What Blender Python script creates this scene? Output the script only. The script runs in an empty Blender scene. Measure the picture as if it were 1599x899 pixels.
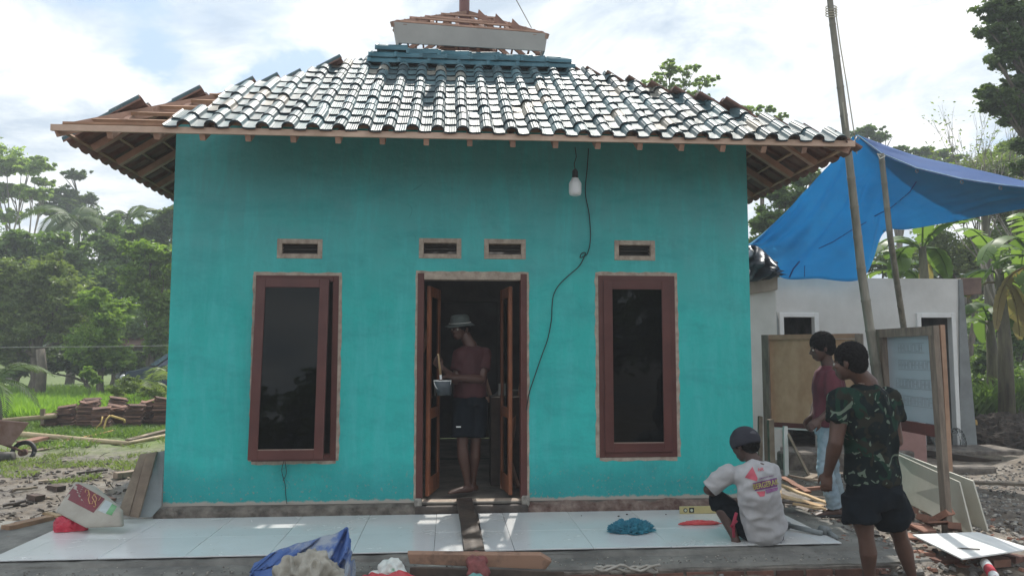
import bpy, math, random
import numpy as np
from mathutils import Vector, Matrix, noise as mnoise
from mathutils.bvhtree import BVHTree
R=math.radians; PI=math.pi
random.seed(7); RNG=np.random.default_rng(11)
sc=bpy.context.scene; COL=sc.collection
# ---------------- camera ----------------
F=1200.; PITCH=R(4.7); YAW=R(4.7); CZ=1.75
cd=bpy.data.cameras.new('camera'); cam=bpy.data.objects.new('camera',cd); COL.objects.link(cam)
cam.location=(0,0,CZ); cam.rotation_euler=(PI/2+PITCH,0,-YAW)
cd.sensor_width=36; cd.lens=F/1599*36; cd.clip_end=3000; cd.clip_start=.05
sc.camera=cam
# ---------------- view ----------------
sc.view_settings.view_transform='Standard'; sc.view_settings.look='None'
sc.view_settings.exposure=0.58; sc.view_settings.gamma=1
# ---------------- sun and sky ----------------
SUN_EL=R(52); SUN_AZ=R(9)      # behind the house, slightly right
sd=Vector((math.sin(SUN_AZ)*math.cos(SUN_EL),math.cos(SUN_AZ)*math.cos(SUN_EL),math.sin(SUN_EL)))
sl=bpy.data.lights.new('sun','SUN'); sl.energy=3.1; sl.angle=R(.6); sl.color=(1,.95,.87)
so=bpy.data.objects.new('sun',sl); COL.objects.link(so); so.rotation_euler=(-sd).to_track_quat('-Z','Y').to_euler(); so.location=(0,0,30)
w=bpy.data.worlds.new('World'); sc.world=w; w.use_nodes=True; nt=w.node_tree; nt.nodes.clear()
def N(nt,t,**k):
    n=nt.nodes.new(t)
    for a,b in k.items(): setattr(n,a,b)
    return n
def L(nt,a,b): nt.links.new(a,b)
def M(nt,op,a,b=None,c=None,clamp=False):
    n=N(nt,'ShaderNodeMath',operation=op,use_clamp=clamp)
    for i,v in enumerate((a,b,c)):
        if v is None: continue
        if isinstance(v,(int,float)): n.inputs[i].default_value=v
        else: L(nt,v,n.inputs[i])
    return n.outputs[0]
def MIX(nt,f,a,b,mode='MIX'):
    n=N(nt,'ShaderNodeMix',data_type='RGBA',blend_type=mode)
    for s,v in ((n.inputs[0],f),(n.inputs[6],a),(n.inputs[7],b)):
        if isinstance(v,(int,float)): s.default_value=v
        elif isinstance(v,tuple): s.default_value=(*v[:3],1)
        else: L(nt,v,s)
    return n.outputs[2]
def RAMP(nt,fac,stops,interp='LINEAR'):
    n=N(nt,'ShaderNodeValToRGB'); cr=n.color_ramp; cr.interpolation=interp
    while len(cr.elements)<len(stops): cr.elements.new(.5)
    for e,(p,c) in zip(cr.elements,stops):
        e.position=p; e.color=(*c,1) if isinstance(c,tuple) else (c,c,c,1)
    L(nt,fac,n.inputs[0]); return n.outputs[0]
def NOISE(nt,vec,scale,detail=6,rough=.55,dist=0):
    n=N(nt,'ShaderNodeTexNoise'); n.inputs['Scale'].default_value=scale; n.inputs['Detail'].default_value=detail
    n.inputs['Roughness'].default_value=rough; n.inputs['Distortion'].default_value=dist
    if vec is not None: L(nt,vec,n.inputs['Vector'])
    return n.outputs[0]
out=N(nt,'ShaderNodeOutputWorld'); bg=N(nt,'ShaderNodeBackground'); bg.inputs[1].default_value=.1
sky=N(nt,'ShaderNodeTexSky',sky_type='NISHITA'); sky.sun_disc=False; sky.sun_elevation=SUN_EL; sky.sun_rotation=SUN_AZ
sky.dust_density=2.0
tc=N(nt,'ShaderNodeTexCoord'); sp=N(nt,'ShaderNodeSeparateXYZ'); L(nt,tc.outputs['Generated'],sp.inputs[0])
zz=M(nt,'ADD',M(nt,'MAXIMUM',sp.outputs[2],0.0),.22)
cb=N(nt,'ShaderNodeCombineXYZ'); L(nt,M(nt,'DIVIDE',sp.outputs[0],zz),cb.inputs[0]); L(nt,M(nt,'DIVIDE',sp.outputs[1],zz),cb.inputs[1]); cb.inputs[2].default_value=3.7
n1=NOISE(nt,cb.outputs[0],1.15,9,.58,.25)
n2=NOISE(nt,cb.outputs[0],2.1,9,.62,.4)
# cover a little thinner over to the left, where the photograph has blue gaps
def spot(px,py,wd,amt):
    d=(Vector((math.sin(YAW)*math.cos(PITCH),math.cos(YAW)*math.cos(PITCH),math.sin(PITCH)))+Vector((math.cos(YAW),-math.sin(YAW),0))*((px-799.5)/F)+Vector((0,0,1))*((449.5-py)/F)).normalized()
    v=N(nt,'ShaderNodeVectorMath',operation='DOT_PRODUCT'); L(nt,tc.outputs['Generated'],v.inputs[0]); v.inputs[1].default_value=d
    return M(nt,'MULTIPLY',M(nt,'POWER',M(nt,'MAXIMUM',v.outputs['Value'],0.),wd),amt)
cov=M(nt,'ADD',n1,.035)
for a_ in ((130,20,110,-.24),(400,150,130,-.20),(250,0,400,-.05),(60,190,150,.10),(330,70,900,.10),(1150,150,200,-.05),(60,170,150,.08),(700,40,60,.07)): cov=M(nt,'ADD',cov,spot(*a_))
mask=RAMP(nt,cov,[(.425,0.),(.47,.75),(.53,1.)])
ccol=RAMP(nt,n2,[(.38,(4.5,5.3,6.2)),(.47,(6.3,6.9,7.4)),(.56,(8.5,8.6,8.7))])
blue=MIX(nt,.7,sky.outputs[0],(4.2,5.7,7.6))
L(nt,MIX(nt,mask,blue,ccol),bg.inputs[0]); L(nt,bg.outputs[0],out.inputs[0])
# ---------------- helpers ----------------
fw=Vector((math.sin(YAW)*math.cos(PITCH),math.cos(YAW)*math.cos(PITCH),math.sin(PITCH)))
rt=Vector((math.cos(YAW),-math.sin(YAW),0)); upv=rt.cross(fw)
def ray(px,py): return fw+rt*((px-799.5)/F)+upv*((449.5-py)/F)
def atY(px,py,Y): r=ray(px,py); return Vector((0,0,CZ))+r*(Y/r.y)     # where the sight line meets the plane at distance Y
def atZ(px,py,Z): r=ray(px,py); return Vector((0,0,CZ))+r*((Z-CZ)/r.z) # ... the level Z
def mat(name,c1,c2=None,scale=6,rough=.8,bump=.15,bscale=None,rnd=0.,metal=0.,spec=.5,stretch=(1,1,1),detail=6,c3=None,rvar=0.,transl=0.,lo=.35,hi=.65,coat=0.,world=False):
    m=bpy.data.materials.new(name); m.use_nodes=True; t=m.node_tree; b=t.nodes['Principled BSDF']
    co=N(t,'ShaderNodeTexCoord'); mp=N(t,'ShaderNodeMapping'); mp.inputs['Scale'].default_value=stretch
    if world:
        g=N(t,'ShaderNodeNewGeometry'); L(t,g.outputs['Position'],mp.inputs[0])
    else: L(t,co.outputs['Object'],mp.inputs[0])
    vec=mp.outputs[0]
    if rnd or rvar:
        oi=N(t,'ShaderNodeObjectInfo'); vm=N(t,'ShaderNodeVectorMath',operation='ADD'); 
        cx=N(t,'ShaderNodeCombineXYZ'); L(t,M(t,'MULTIPLY',oi.outputs['Random'],37.),cx.inputs[0]); L(t,M(t,'MULTIPLY',oi.outputs['Random'],91.),cx.inputs[2])
        L(t,vec,vm.inputs[0]); L(t,cx.outputs[0],vm.inputs[1]); vec=vm.outputs[0]
    nz=NOISE(t,vec,scale,detail,.6)
    if c2 is None: c2=tuple(x*.7 for x in c1)
    st=[(lo,c2),(hi,c1)]
    if c3 is not None: st=[(lo,c2),((lo+hi)/2,c1),(hi,c3)]
    c=RAMP(t,nz,st)
    if rnd:
        hs=N(t,'ShaderNodeHueSaturation'); L(t,c,hs.inputs['Color'])
        L(t,M(t,'MULTIPLY_ADD',oi.outputs['Random'],rnd*2,1-rnd),hs.inputs['Value']); c=hs.outputs[0]
    L(t,c,b.inputs['Base Color'])
    if rvar: L(t,M(t,'MULTIPLY_ADD',nz,rvar*2,rough-rvar),b.inputs['Roughness'])
    else: b.inputs['Roughness'].default_value=rough
    b.inputs['Metallic'].default_value=metal; b.inputs['Specular IOR Level'].default_value=spec
    b.inputs['Coat Weight'].default_value=coat; b.inputs['Coat Roughness'].default_value=.15
    if bump:
        bn=N(t,'ShaderNodeBump'); bn.inputs['Strength'].default_value=min(1,bump*2); bn.inputs['Distance'].default_value=.01
        L(t,NOISE(t,vec,bscale or scale*4,5,.65),bn.inputs['Height']); L(t,bn.outputs[0],b.inputs['Normal'])
    m['_']=0
    return m
def leafmat(name,c1,c2,tr=.35,rough=.45):
    m=bpy.data.materials.new(name); m.use_nodes=True; t=m.node_tree; t.nodes.clear()
    o=N(t,'ShaderNodeOutputMaterial'); b=N(t,'ShaderNodeBsdfPrincipled'); ts=N(t,'ShaderNodeBsdfTranslucent'); mx=N(t,'ShaderNodeMixShader')
    at=N(t,'ShaderNodeAttribute',attribute_name='leafv'); c=RAMP(t,at.outputs['Fac'],[(0.,c2),(1.,c1)])
    L(t,c,b.inputs['Base Color']); b.inputs['Roughness'].default_value=rough; b.inputs['Specular IOR Level'].default_value=.25
    g=MIX(t,1.,c,(1.5,1.6,.6),'MULTIPLY'); L(t,g,ts.inputs[0]); mx.inputs[0].default_value=tr
    L(t,b.outputs[0],mx.inputs[1]); L(t,ts.outputs[0],mx.inputs[2]); L(t,mx.outputs[0],o.inputs[0]); return m
def glassmat(name,tint=(.02,.03,.035),rough=.03,alpha=.35):
    m=bpy.data.materials.new(name); m.use_nodes=True; t=m.node_tree; t.nodes.clear()
    o=N(t,'ShaderNodeOutputMaterial'); gl=N(t,'ShaderNodeBsdfGlossy'); tr=N(t,'ShaderNodeBsdfTransparent'); mx=N(t,'ShaderNodeMixShader'); fr=N(t,'ShaderNodeFresnel')
    gl.inputs['Roughness'].default_value=rough; gl.inputs[0].default_value=(.8,.85,.85,1); tr.inputs[0].default_value=(*[alpha]*3,1); fr.inputs[0].default_value=1.36
    L(t,fr.outputs[0],mx.inputs[0]); L(t,tr.outputs[0],mx.inputs[1]); L(t,gl.outputs[0],mx.inputs[2]); L(t,mx.outputs[0],o.inputs[0]); return m
def basis(d,up=(0,0,1)):
    d=Vector(d).normalized(); u=Vector(up)
    if abs(d.dot(u))>.98: u=Vector((0,1,0))
    x=d.cross(u).normalized(); z=x.cross(d).normalized(); return x,d,z
class MB:
    def __init__(s): s.v=[]; s.f=[]; s.m=[]
    def add(s,vs,fs,m=0):
        n=len(s.v); s.v+= [tuple(v) for v in vs]; s.f+=[tuple(i+n for i in f) for f in fs]; s.m+=[m]*len(fs); return s
    def box(s,c,sz,rot=None,m=0):
        h=[x/2 for x in sz]; vs=[]
        for dz in (-1,1):
            for dx,dy in ((-1,-1),(1,-1),(1,1),(-1,1)):
                v=Vector((dx*h[0],dy*h[1],dz*h[2]))
                if rot is not None: v=rot@v
                vs.append(v+Vector(c))
        return s.add(vs,[(3,2,1,0),(4,5,6,7),(0,1,5,4),(1,2,6,5),(2,3,7,6),(3,0,4,7)],m)
    def bx(s,x0,x1,y0,y1,z0,z1,m=0): return s.box(((x0+x1)/2,(y0+y1)/2,(z0+z1)/2),(x1-x0,y1-y0,z1-z0),None,m)
    def bar(s,p0,p1,w,h,up=(0,0,1),m=0,ch=0):
        p0=Vector(p0);p1=Vector(p1);x,d,z=basis(p1-p0,up); Rm=Matrix((x,d,z)).transposed(); return s.box((p0+p1)/2,(w,(p1-p0).length,h),Rm,m)
    def tube(s,pts,rad,n=8,m=0,cap=True,sx=1.,up=(0,0,1)):
        pts=[Vector(p) for p in pts]; k=len(pts)
        if isinstance(rad,(int,float)): rad=[rad]*k
        vs=[];x0=None
        for i,p in enumerate(pts):
            d=(pts[min(i+1,k-1)]-pts[max(i-1,0)])
            if d.length<1e-7: d=Vector((0,0,1))
            x,_,z=basis(d,up)
            if x0 is not None:
                x=(x0-d.normalized()*x0.dot(d.normalized())).normalized(); z=x.cross(d.normalized())
            x0=x
            for j in range(n):
                a=2*PI*j/n; vs.append(p+x*math.cos(a)*rad[i]*sx+z*math.sin(a)*rad[i])
        fs=[(i*n+j,i*n+(j+1)%n,(i+1)*n+(j+1)%n,(i+1)*n+j) for i in range(k-1) for j in range(n)]
        if cap: fs+=[tuple(range(n-1,-1,-1)),tuple((k-1)*n+j for j in range(n))]
        return s.add(vs,fs,m)
    def grid(s,P,m=0,closed=False):   # P[i][j]
        a=len(P);b=len(P[0]); vs=[p for r in P for p in r]
        return s.add(vs,[(i*b+j,i*b+j+1,(i+1)*b+j+1,(i+1)*b+j) for i in range(a-1) for j in range(b-1)],m)
    def ell(s,c,r,nu=12,nv=8,rot=None,m=0):
        vs=[];
        for i in range(nv+1):
            t=PI*i/nv
            for j in range(nu):
                a=2*PI*j/nu; v=Vector((math.sin(t)*math.cos(a)*r[0],math.sin(t)*math.sin(a)*r[1],math.cos(t)*r[2]))
                if rot is not None: v=rot@v
                vs.append(v+Vector(c))
        return s.add(vs,[(i*nu+j,(i+1)*nu+j,(i+1)*nu+(j+1)%nu,i*nu+(j+1)%nu) for i in range(nv) for j in range(nu)],m)
    def prism(s,poly,d,m=0):          # poly: 3-D points, d: thickness vector
        n=len(poly); d=Vector(d); vs=[Vector(p) for p in poly]+[Vector(p)+d for p in poly]
        return s.add(vs,[tuple(range(n-1,-1,-1)),tuple(range(n,2*n))]+[(i,(i+1)%n,n+(i+1)%n,n+i) for i in range(n)],m)
    def mesh(s,name,mats,smooth=False):
        me=bpy.data.meshes.new(name); me.from_pydata(s.v,[],s.f); 
        for q in (mats if isinstance(mats,(list,tuple)) else [mats]): me.materials.append(q)
        me.polygons.foreach_set('material_index',s.m)
        if smooth: me.polygons.foreach_set('use_smooth',[True]*len(s.f))
        me.update(); return me
WL={}
def link(o,parent,W=None):
    COL.objects.link(o); W=W or Matrix.Identity(4)
    if parent is not None:
        o.parent=parent; o.matrix_local=Matrix.Translation(-WL[parent])@W
    else: o.matrix_world=W
    WL[o]=W.to_translation() if parent is None else W.to_translation()
    return o
def tag(o,label=None,cat=None,group=None,kind=None):
    if label: o['label']=label
    if cat: o['category']=cat
    if group: o['group']=group
    if kind: o['kind']=kind
    return o
def thing(name,label,cat,loc,group=None):
    o=bpy.data.objects.new(name,None); o.empty_display_size=.2; link(o,None,Matrix.Translation(Vector(loc))); return tag(o,label,cat,group)
def part(name,mb,mats,parent=None,smooth=False,W=None,label=None,kind=None,bevel=0):
    me=mb if isinstance(mb,bpy.types.Mesh) else mb.mesh(name,mats,smooth)
    o=bpy.data.objects.new(name,me); link(o,parent,W)
    if label: o['label']=label
    if kind: o['kind']=kind
    if bevel:
        b=o.modifiers.new('bevel','BEVEL'); b.width=bevel; b.segments=1; b.limit_method='ANGLE'
    return o
def single(name,mb,mats,label,cat,smooth=False,group=None,bevel=0,loc=None,kind=None):
    """one-mesh thing; origin put at loc"""
    if not isinstance(mb,bpy.types.Mesh):
        if loc is None:
            a=np.array(mb.v); loc=((a[:,0].min()+a[:,0].max())/2,(a[:,1].min()+a[:,1].max())/2,a[:,2].min())
        loc=Vector(loc); mb.v=[tuple(Vector(v)-loc) for v in mb.v]
        me=mb.mesh(name,mats,smooth)
    else: me=mb; loc=Vector(loc or (0,0,0))
    o=bpy.data.objects.new(name,me); link(o,None,Matrix.Translation(loc))
    if bevel:
        b=o.modifiers.new('bevel','BEVEL'); b.width=bevel; b.segments=1; b.limit_method='ANGLE'
    return tag(o,label,cat,group,kind)
def ss(a,b,x): t=min(1,max(0,(x-a)/(b-a))); return t*t*(3-2*t)
def T(x,y,z): return Matrix.Translation(Vector((x,y,z)))
# ---------------- materials ----------------
WOOD=mat('sawn_wood',(.50,.30,.19),(.30,.17,.105),scale=3,stretch=(1,1,1),rough=.75,rnd=.2,bump=.1)
WOODP=mat('pinkish_wood',(.50,.31,.23),(.33,.2,.145),scale=4,rough=.8,rnd=.18,bump=.1)
GREYW=mat('weathered_wood',(.30,.24,.18),(.17,.125,.09),scale=5,rough=.85,rnd=.2,bump=.2)
DARKW=mat('dark_wet_wood',(.085,.06,.045),(.04,.03,.025),scale=6,rough=.55,bump=.25)
YWOOD=mat('fresh_wood',(.62,.44,.25),(.42,.27,.14),scale=5,rough=.75,rnd=.25)
BAMBOO=mat('bamboo_grey',(.27,.25,.2),(.15,.14,.11),scale=5,rough=.6,stretch=(3,3,.6),bump=.1)
BAMBY=mat('bamboo_yellow',(.50,.40,.24),(.32,.24,.14),scale=4,rough=.6,bump=.1)
BROWN=mat('brown_paint',(.115,.035,.028),(.085,.024,.02),scale=4,rough=.42,bump=.06)
BARE=mat('bare_cement_trim',(.50,.42,.34),(.32,.25,.2),scale=14,rough=.9,bump=.3)
CONC=mat('concrete',(.23,.22,.195),(.11,.105,.095),scale=3,rough=.85,bump=.9,bscale=22,detail=12,lo=.36,hi=.64)
CONCD=mat('rough_foundation_mortar',(.22,.19,.16),(.075,.062,.052),scale=9,rough=.9,bump=.6,bscale=25,detail=10)
BRICK=mat('red_brick',(.18,.085,.06),(.10,.05,.038),scale=8,rough=.85,bump=.35,rnd=.3)
CLAY=mat('terracotta',(.33,.16,.105),(.2,.1,.07),scale=6,rough=.85,bump=.2,rnd=.25)
CLAYD=mat('terracotta_underside',(.30,.17,.13),(.2,.115,.09),scale=7,rough=.9,bump=.2,rnd=.3)
CEM=mat('grey_cement_board',(.25,.27,.27),(.18,.19,.19),scale=3,rough=.75,bump=.1)
WHITEP=mat('white_panel',(.66,.64,.56),(.52,.5,.42),scale=2,rough=.5,bump=.05)
WHITE=mat('white_paint',(.8,.8,.78),(.7,.7,.68),scale=4,rough=.5,bump=.05)
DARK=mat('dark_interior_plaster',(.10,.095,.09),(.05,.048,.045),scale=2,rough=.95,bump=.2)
BLACK=mat('black_rubber',(.02,.02,.022),(.012,.012,.012),rough=.6)
GLASS=glassmat('window_glass',alpha=.12,rough=.02)
CLEAR=glassmat('clear_plastic',alpha=.85,rough=.1)
# ---------------- glazed roof tile material: dark teal glaze with fine ribs ----------------
def glaze():
    m=mat('teal_glazed_tile',(.055,.115,.13),(.035,.07,.085),scale=5,rough=.55,rnd=.45,spec=.32,bump=0,rvar=.12,coat=.12,c3=(.09,.15,.16))
    t=m.node_tree; b=t.nodes['Principled BSDF']
    wv=N(t,'ShaderNodeTexWave',bands_direction='X'); wv.inputs['Scale'].default_value=16; wv.inputs['Distortion'].default_value=.6
    co=N(t,'ShaderNodeTexCoord'); L(t,co.outputs['Object'],wv.inputs[0])
    oi=N(t,'ShaderNodeObjectInfo'); src=b.inputs['Base Color'].links[0].from_socket; pn=NOISE(t,N(t,'ShaderNodeNewGeometry').outputs['Position'],11,6,.7)
    c=MIX(t,M(t,'MULTIPLY',M(t,'GREATER_THAN',M(t,'FRACT',M(t,'MULTIPLY',oi.outputs['Random'],7.13)),.93),.6),src,(.30,.24,.17)); c=MIX(t,RAMP(t,pn,[(.56,0.),(.72,.45)]),c,(.28,.27,.24)); L(t,c,b.inputs['Base Color'])
    bn=N(t,'ShaderNodeBump'); bn.inputs['Strength'].default_value=.6; bn.inputs['Distance'].default_value=.006
    L(t,wv.outputs['Fac'],bn.inputs['Height']); L(t,bn.outputs[0],b.inputs['Normal']); b.inputs['Coat Roughness'].default_value=.28
    return m
GLAZE=glaze()
# ---------------- the house ----------------
HX0,HX1,HY0,HY1=-2.56,2.94,7.3,12.7
EX0,EX1,EY0,EY1=-3.25,3.59,6.5,13.4
EZ=3.585; RUN=2.3; SL=math.atan(1.5/RUN); CS,SN=math.cos(SL),math.sin(SL); LEN=RUN/CS; NR=12; RP=LEN/NR; CP=.2095
house=thing('house','small turquoise plastered house with glazed tile hip roof still being finished','house',(.19,7.3,.2))
def wallmat():
    m=mat('turquoise_paint',(.028,.53,.485),(.024,.43,.40),scale=1.1,rough=.7,bump=.38,bscale=13,detail=9,world=True,lo=.3,hi=.7)
    t=m.node_tree; b=t.nodes['Principled BSDF']; g=N(t,'ShaderNodeNewGeometry'); s=N(t,'ShaderNodeSeparateXYZ'); L(t,g.outputs['Position'],s.inputs[0])
    src=b.inputs['Base Color'].links[0].from_socket
    # eave shade put into the colour: greyer upper part of the wall, patchy edge
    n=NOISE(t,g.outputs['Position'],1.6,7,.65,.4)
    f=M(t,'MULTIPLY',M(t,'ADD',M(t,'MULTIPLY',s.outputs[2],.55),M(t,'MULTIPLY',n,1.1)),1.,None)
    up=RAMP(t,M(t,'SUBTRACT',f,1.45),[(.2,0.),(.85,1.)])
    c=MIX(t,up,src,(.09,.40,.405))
    st=NOISE(t,g.outputs['Position'],3.5,8,.7,.5); c=MIX(t,RAMP(t,st,[(.55,0.),(.78,.35)]),c,(.03,.20,.20))
    mpv=N(t,'ShaderNodeMapping'); mpv.inputs['Scale'].default_value=(5,1,.7); L(t,g.outputs['Position'],mpv.inputs[0]); c=MIX(t,RAMP(t,NOISE(t,mpv.outputs[0],1.6,8,.72,.3),[(.46,0.),(.66,.7)]),c,(.07,.52,.51))
    mph=N(t,'ShaderNodeMapping'); mph.inputs['Scale'].default_value=(.9,1,2.2); L(t,g.outputs['Position'],mph.inputs[0]); c=MIX(t,RAMP(t,NOISE(t,mph.outputs[0],2.1,9,.72,.3),[(.47,0.),(.68,.42)]),c,(.016,.29,.30))
    vo=N(t,'ShaderNodeTexVoronoi',feature='DISTANCE_TO_EDGE'); vo.inputs['Scale'].default_value=.9; dn_=N(t,'ShaderNodeMapping'); L(t,g.outputs['Position'],dn_.inputs[0]); nn_=N(t,'ShaderNodeTexNoise'); nn_.inputs['Scale'].default_value=2.; L(t,g.outputs['Position'],nn_.inputs['Vector']); va=N(t,'ShaderNodeVectorMath',operation='MULTIPLY_ADD'); L(t,nn_.outputs['Color'],va.inputs[0]); va.inputs[1].default_value=(.8,.8,.8); L(t,g.outputs['Position'],va.inputs[2]); L(t,va.outputs[0],vo.inputs['Vector'])
    ck=M(t,'MULTIPLY',M(t,'LESS_THAN',vo.outputs['Distance'],.0035),RAMP(t,NOISE(t,g.outputs['Position'],.9,2,.5),[(.62,0.),(.66,.4)])); c=MIX(t,ck,c,(.015,.13,.13))
    # darker foot of the wall and unpainted ragged bottom edge
    nb=NOISE(t,g.outputs['Position'],2.3,8,.6); lowd=M(t,'SUBTRACT',s.outputs[2],M(t,'MULTIPLY',nb,.45))
    c=MIX(t,RAMP(t,lowd,[(.30,.5),(.52,0.)]),c,(.008,.22,.24))
    nb2=NOISE(t,g.outputs['Position'],9,6,.7); e=M(t,'SUBTRACT',s.outputs[2],M(t,'MULTIPLY',nb2,.09))
    spl_=M(t,'MULTIPLY',RAMP(t,NOISE(t,g.outputs['Position'],38,3,.6),[(.63,0.),(.66,.7)]),RAMP(t,s.outputs[2],[(.42,1.),(.75,0.)])); c=MIX(t,spl_,c,(.30,.27,.22)); c=MIX(t,RAMP(t,e,[(.333,1.),(.35,0.)]),c,(.42,.38,.33))
    L(t,c,b.inputs['Base Color']); return m
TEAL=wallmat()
def holed(mb,x0,x1,z0,z1,y0,y1,holes,mi=0,mr=1):
    xs=sorted({x0,x1,*[h[0] for h in holes],*[h[1] for h in holes]}); zs=sorted({z0,z1,*[h[2] for h in holes],*[h[3] for h in holes]})
    inh=lambda x,z: any(h[0]<x<h[1] and h[2]<z<h[3] for h in holes)
    for i in range(len(xs)-1):
        for j in range(len(zs)-1):
            if inh((xs[i]+xs[i+1])/2,(zs[j]+zs[j+1])/2): continue
            a,b,c,d=xs[i],xs[i+1],zs[j],zs[j+1]
            mb.add([(a,y0,c),(b,y0,c),(b,y0,d),(a,y0,d)],[(0,1,2,3)],mi); mb.add([(a,y1,c),(b,y1,c),(b,y1,d),(a,y1,d)],[(3,2,1,0)],mr)
    for (a,b,c,d) in holes:
        mb.add([(a,y0,c),(b,y0,c),(b,y0,d),(a,y0,d),(a,y1,c),(b,y1,c),(b,y1,d),(a,y1,d)],[(4,5,1,0),(5,6,2,1),(6,7,3,2),(7,4,0,3)],mr)
    a,b,c,d=x0,x1,z0,z1
    mb.add([(a,y0,c),(b,y0,c),(b,y0,d),(a,y0,d),(a,y1,c),(b,y1,c),(b,y1,d),(a,y1,d)],[(0,1,5,4),(1,2,6,5),(2,3,7,6),(3,0,4,7)],mi)
WTOP=3.98
DOOR=(-.295,.742,.36,2.487); WL1=(-1.79,-1.03,.748,2.455); WR1=(1.435,2.185,.748,2.478)
VENTS=[(-1.608,-1.19,2.615,2.8),(-.288,.115,2.628,2.822),(.332,.733,2.628,2.822),(1.598,2.0,2.628,2.824)]
mb=MB(); holed(mb,HX0,HX1,.355,WTOP,HY0,HY0+.13,[DOOR,WL1,WR1]+VENTS)
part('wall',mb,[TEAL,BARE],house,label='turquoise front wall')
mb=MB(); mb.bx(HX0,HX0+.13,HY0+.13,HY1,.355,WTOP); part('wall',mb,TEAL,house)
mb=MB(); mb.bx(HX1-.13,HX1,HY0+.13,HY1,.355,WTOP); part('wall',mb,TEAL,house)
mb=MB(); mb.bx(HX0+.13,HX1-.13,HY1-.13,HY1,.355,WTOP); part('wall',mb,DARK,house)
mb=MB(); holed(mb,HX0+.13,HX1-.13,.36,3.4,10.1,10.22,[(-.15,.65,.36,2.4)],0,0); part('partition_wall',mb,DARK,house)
mb=MB(); mb.bx(HX0+.13,HX1-.13,HY0-.01,HY1-.13,.15,.352); mb.bx(DOOR[0]+.01,DOOR[1]-.01,HY0-.03,HY0+.14,.15,.357)
part('inner_floor',mb,mat('bare_concrete_floor',(.2,.18,.15),(.1,.09,.08),scale=3,rough=.8,bump=.3),house)
# rough mortar foot of the wall: an uneven ledge
def ledge(x0,x1,seed,mr):
    mb=MB(); P=[]; n=int((x1-x0)/.03)
    for i in range(n+1):
        x=x0+(x1-x0)*i/n; q=mnoise.fractal(Vector((x*4,seed,0)),1,2,5); q2=mnoise.fractal(Vector((x*9,seed+5,0)),1,2,4); q3=mnoise.fractal(Vector((x*7,seed+9,3)),1,2,4)
        P.append([(x,HY0-.002+.001,.345+.03*q),(x,HY0-.022-.012*q2,.352+.022*q),(x,HY0-.06+.02*q2,.33+.012*q3),(x,HY0-.075+.02*q3,.3+.01*q),(x,HY0-.085+.015*q2,.262),(x,HY0-.1,.2)])
    mb.grid(P); part('foundation',mb,mr,house)
ledge(HX0-.05,DOOR[0]+.0,1.,CONCD); ledge(DOOR[1],HX1+.03,7.,mat('brick_foundation_mortar',(.27,.2,.165),(.10,.052,.042),scale=11,rough=.9,bump=.6,detail=9))
# threshold of the door: dark wet step
mb=MB(); mb.bx(DOOR[0],DOOR[1],HY0-.09,HY0-.031,.2,.335); mb.bx(DOOR[0]+.02,DOOR[1]-.02,HY0-.03,HY0-.0,.2,.35)
part('threshold',mb,mat('wet_dark_step',(.10,.075,.06),(.05,.04,.035),scale=6,rough=.5,bump=.4),house,bevel=.008)
# frames
def frame(x0,x1,z0,z1,wd,y0,y1,mats,bottom=True,mi=(0,0,0,0)):
    mb=MB(); mb.bx(x0,x0+wd,y0,y1,z0,z1,mi[0]); mb.bx(x1-wd,x1,y0,y1,z0,z1,mi[1]); mb.bx(x0+wd,x1-wd,y0,y1,z1-wd,z1,mi[2])
    if bottom: mb.bx(x0+wd,x1-wd,y0,y1,z0,z0+wd,mi[3])
    return mb
def trim(x0,x1,z0,z1,wd,seed,bottom=True,sides=(1,1)):   # uneven unpainted plaster border round an opening, 4 mm proud
    mb=MB(); rr=random.Random(seed); y0=HY0-.004
    def strip(a,b,out):
        n=max(3,int((b-a).length/.06)); P=[[],[],[]]
        for i in range(n+1):
            p=a.lerp(b,i/n); o=out*(wd*(.75+.4*rr.random())); P[0].append(p); P[1].append(p+o); P[2].append(p+o+Vector((0,.006,0)))
        mb.grid(P) if out.cross(b-a).y>0 else mb.grid(P[::-1])
    v=lambda x,z: Vector((x,y0,z))
    if sides[0]: strip(v(x0,z0),v(x0,z1),Vector((-1,0,0)))
    strip(v(x0-wd*.8,z1),v(x1+wd*.8,z1),Vector((0,0,1)))
    if sides[1]: strip(v(x1,z1),v(x1,z0),Vector((1,0,0)))
    if bottom: strip(v(x1,z0),v(x0,z0),Vector((0,0,-1)))
    return mb
wn=[]
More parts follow.
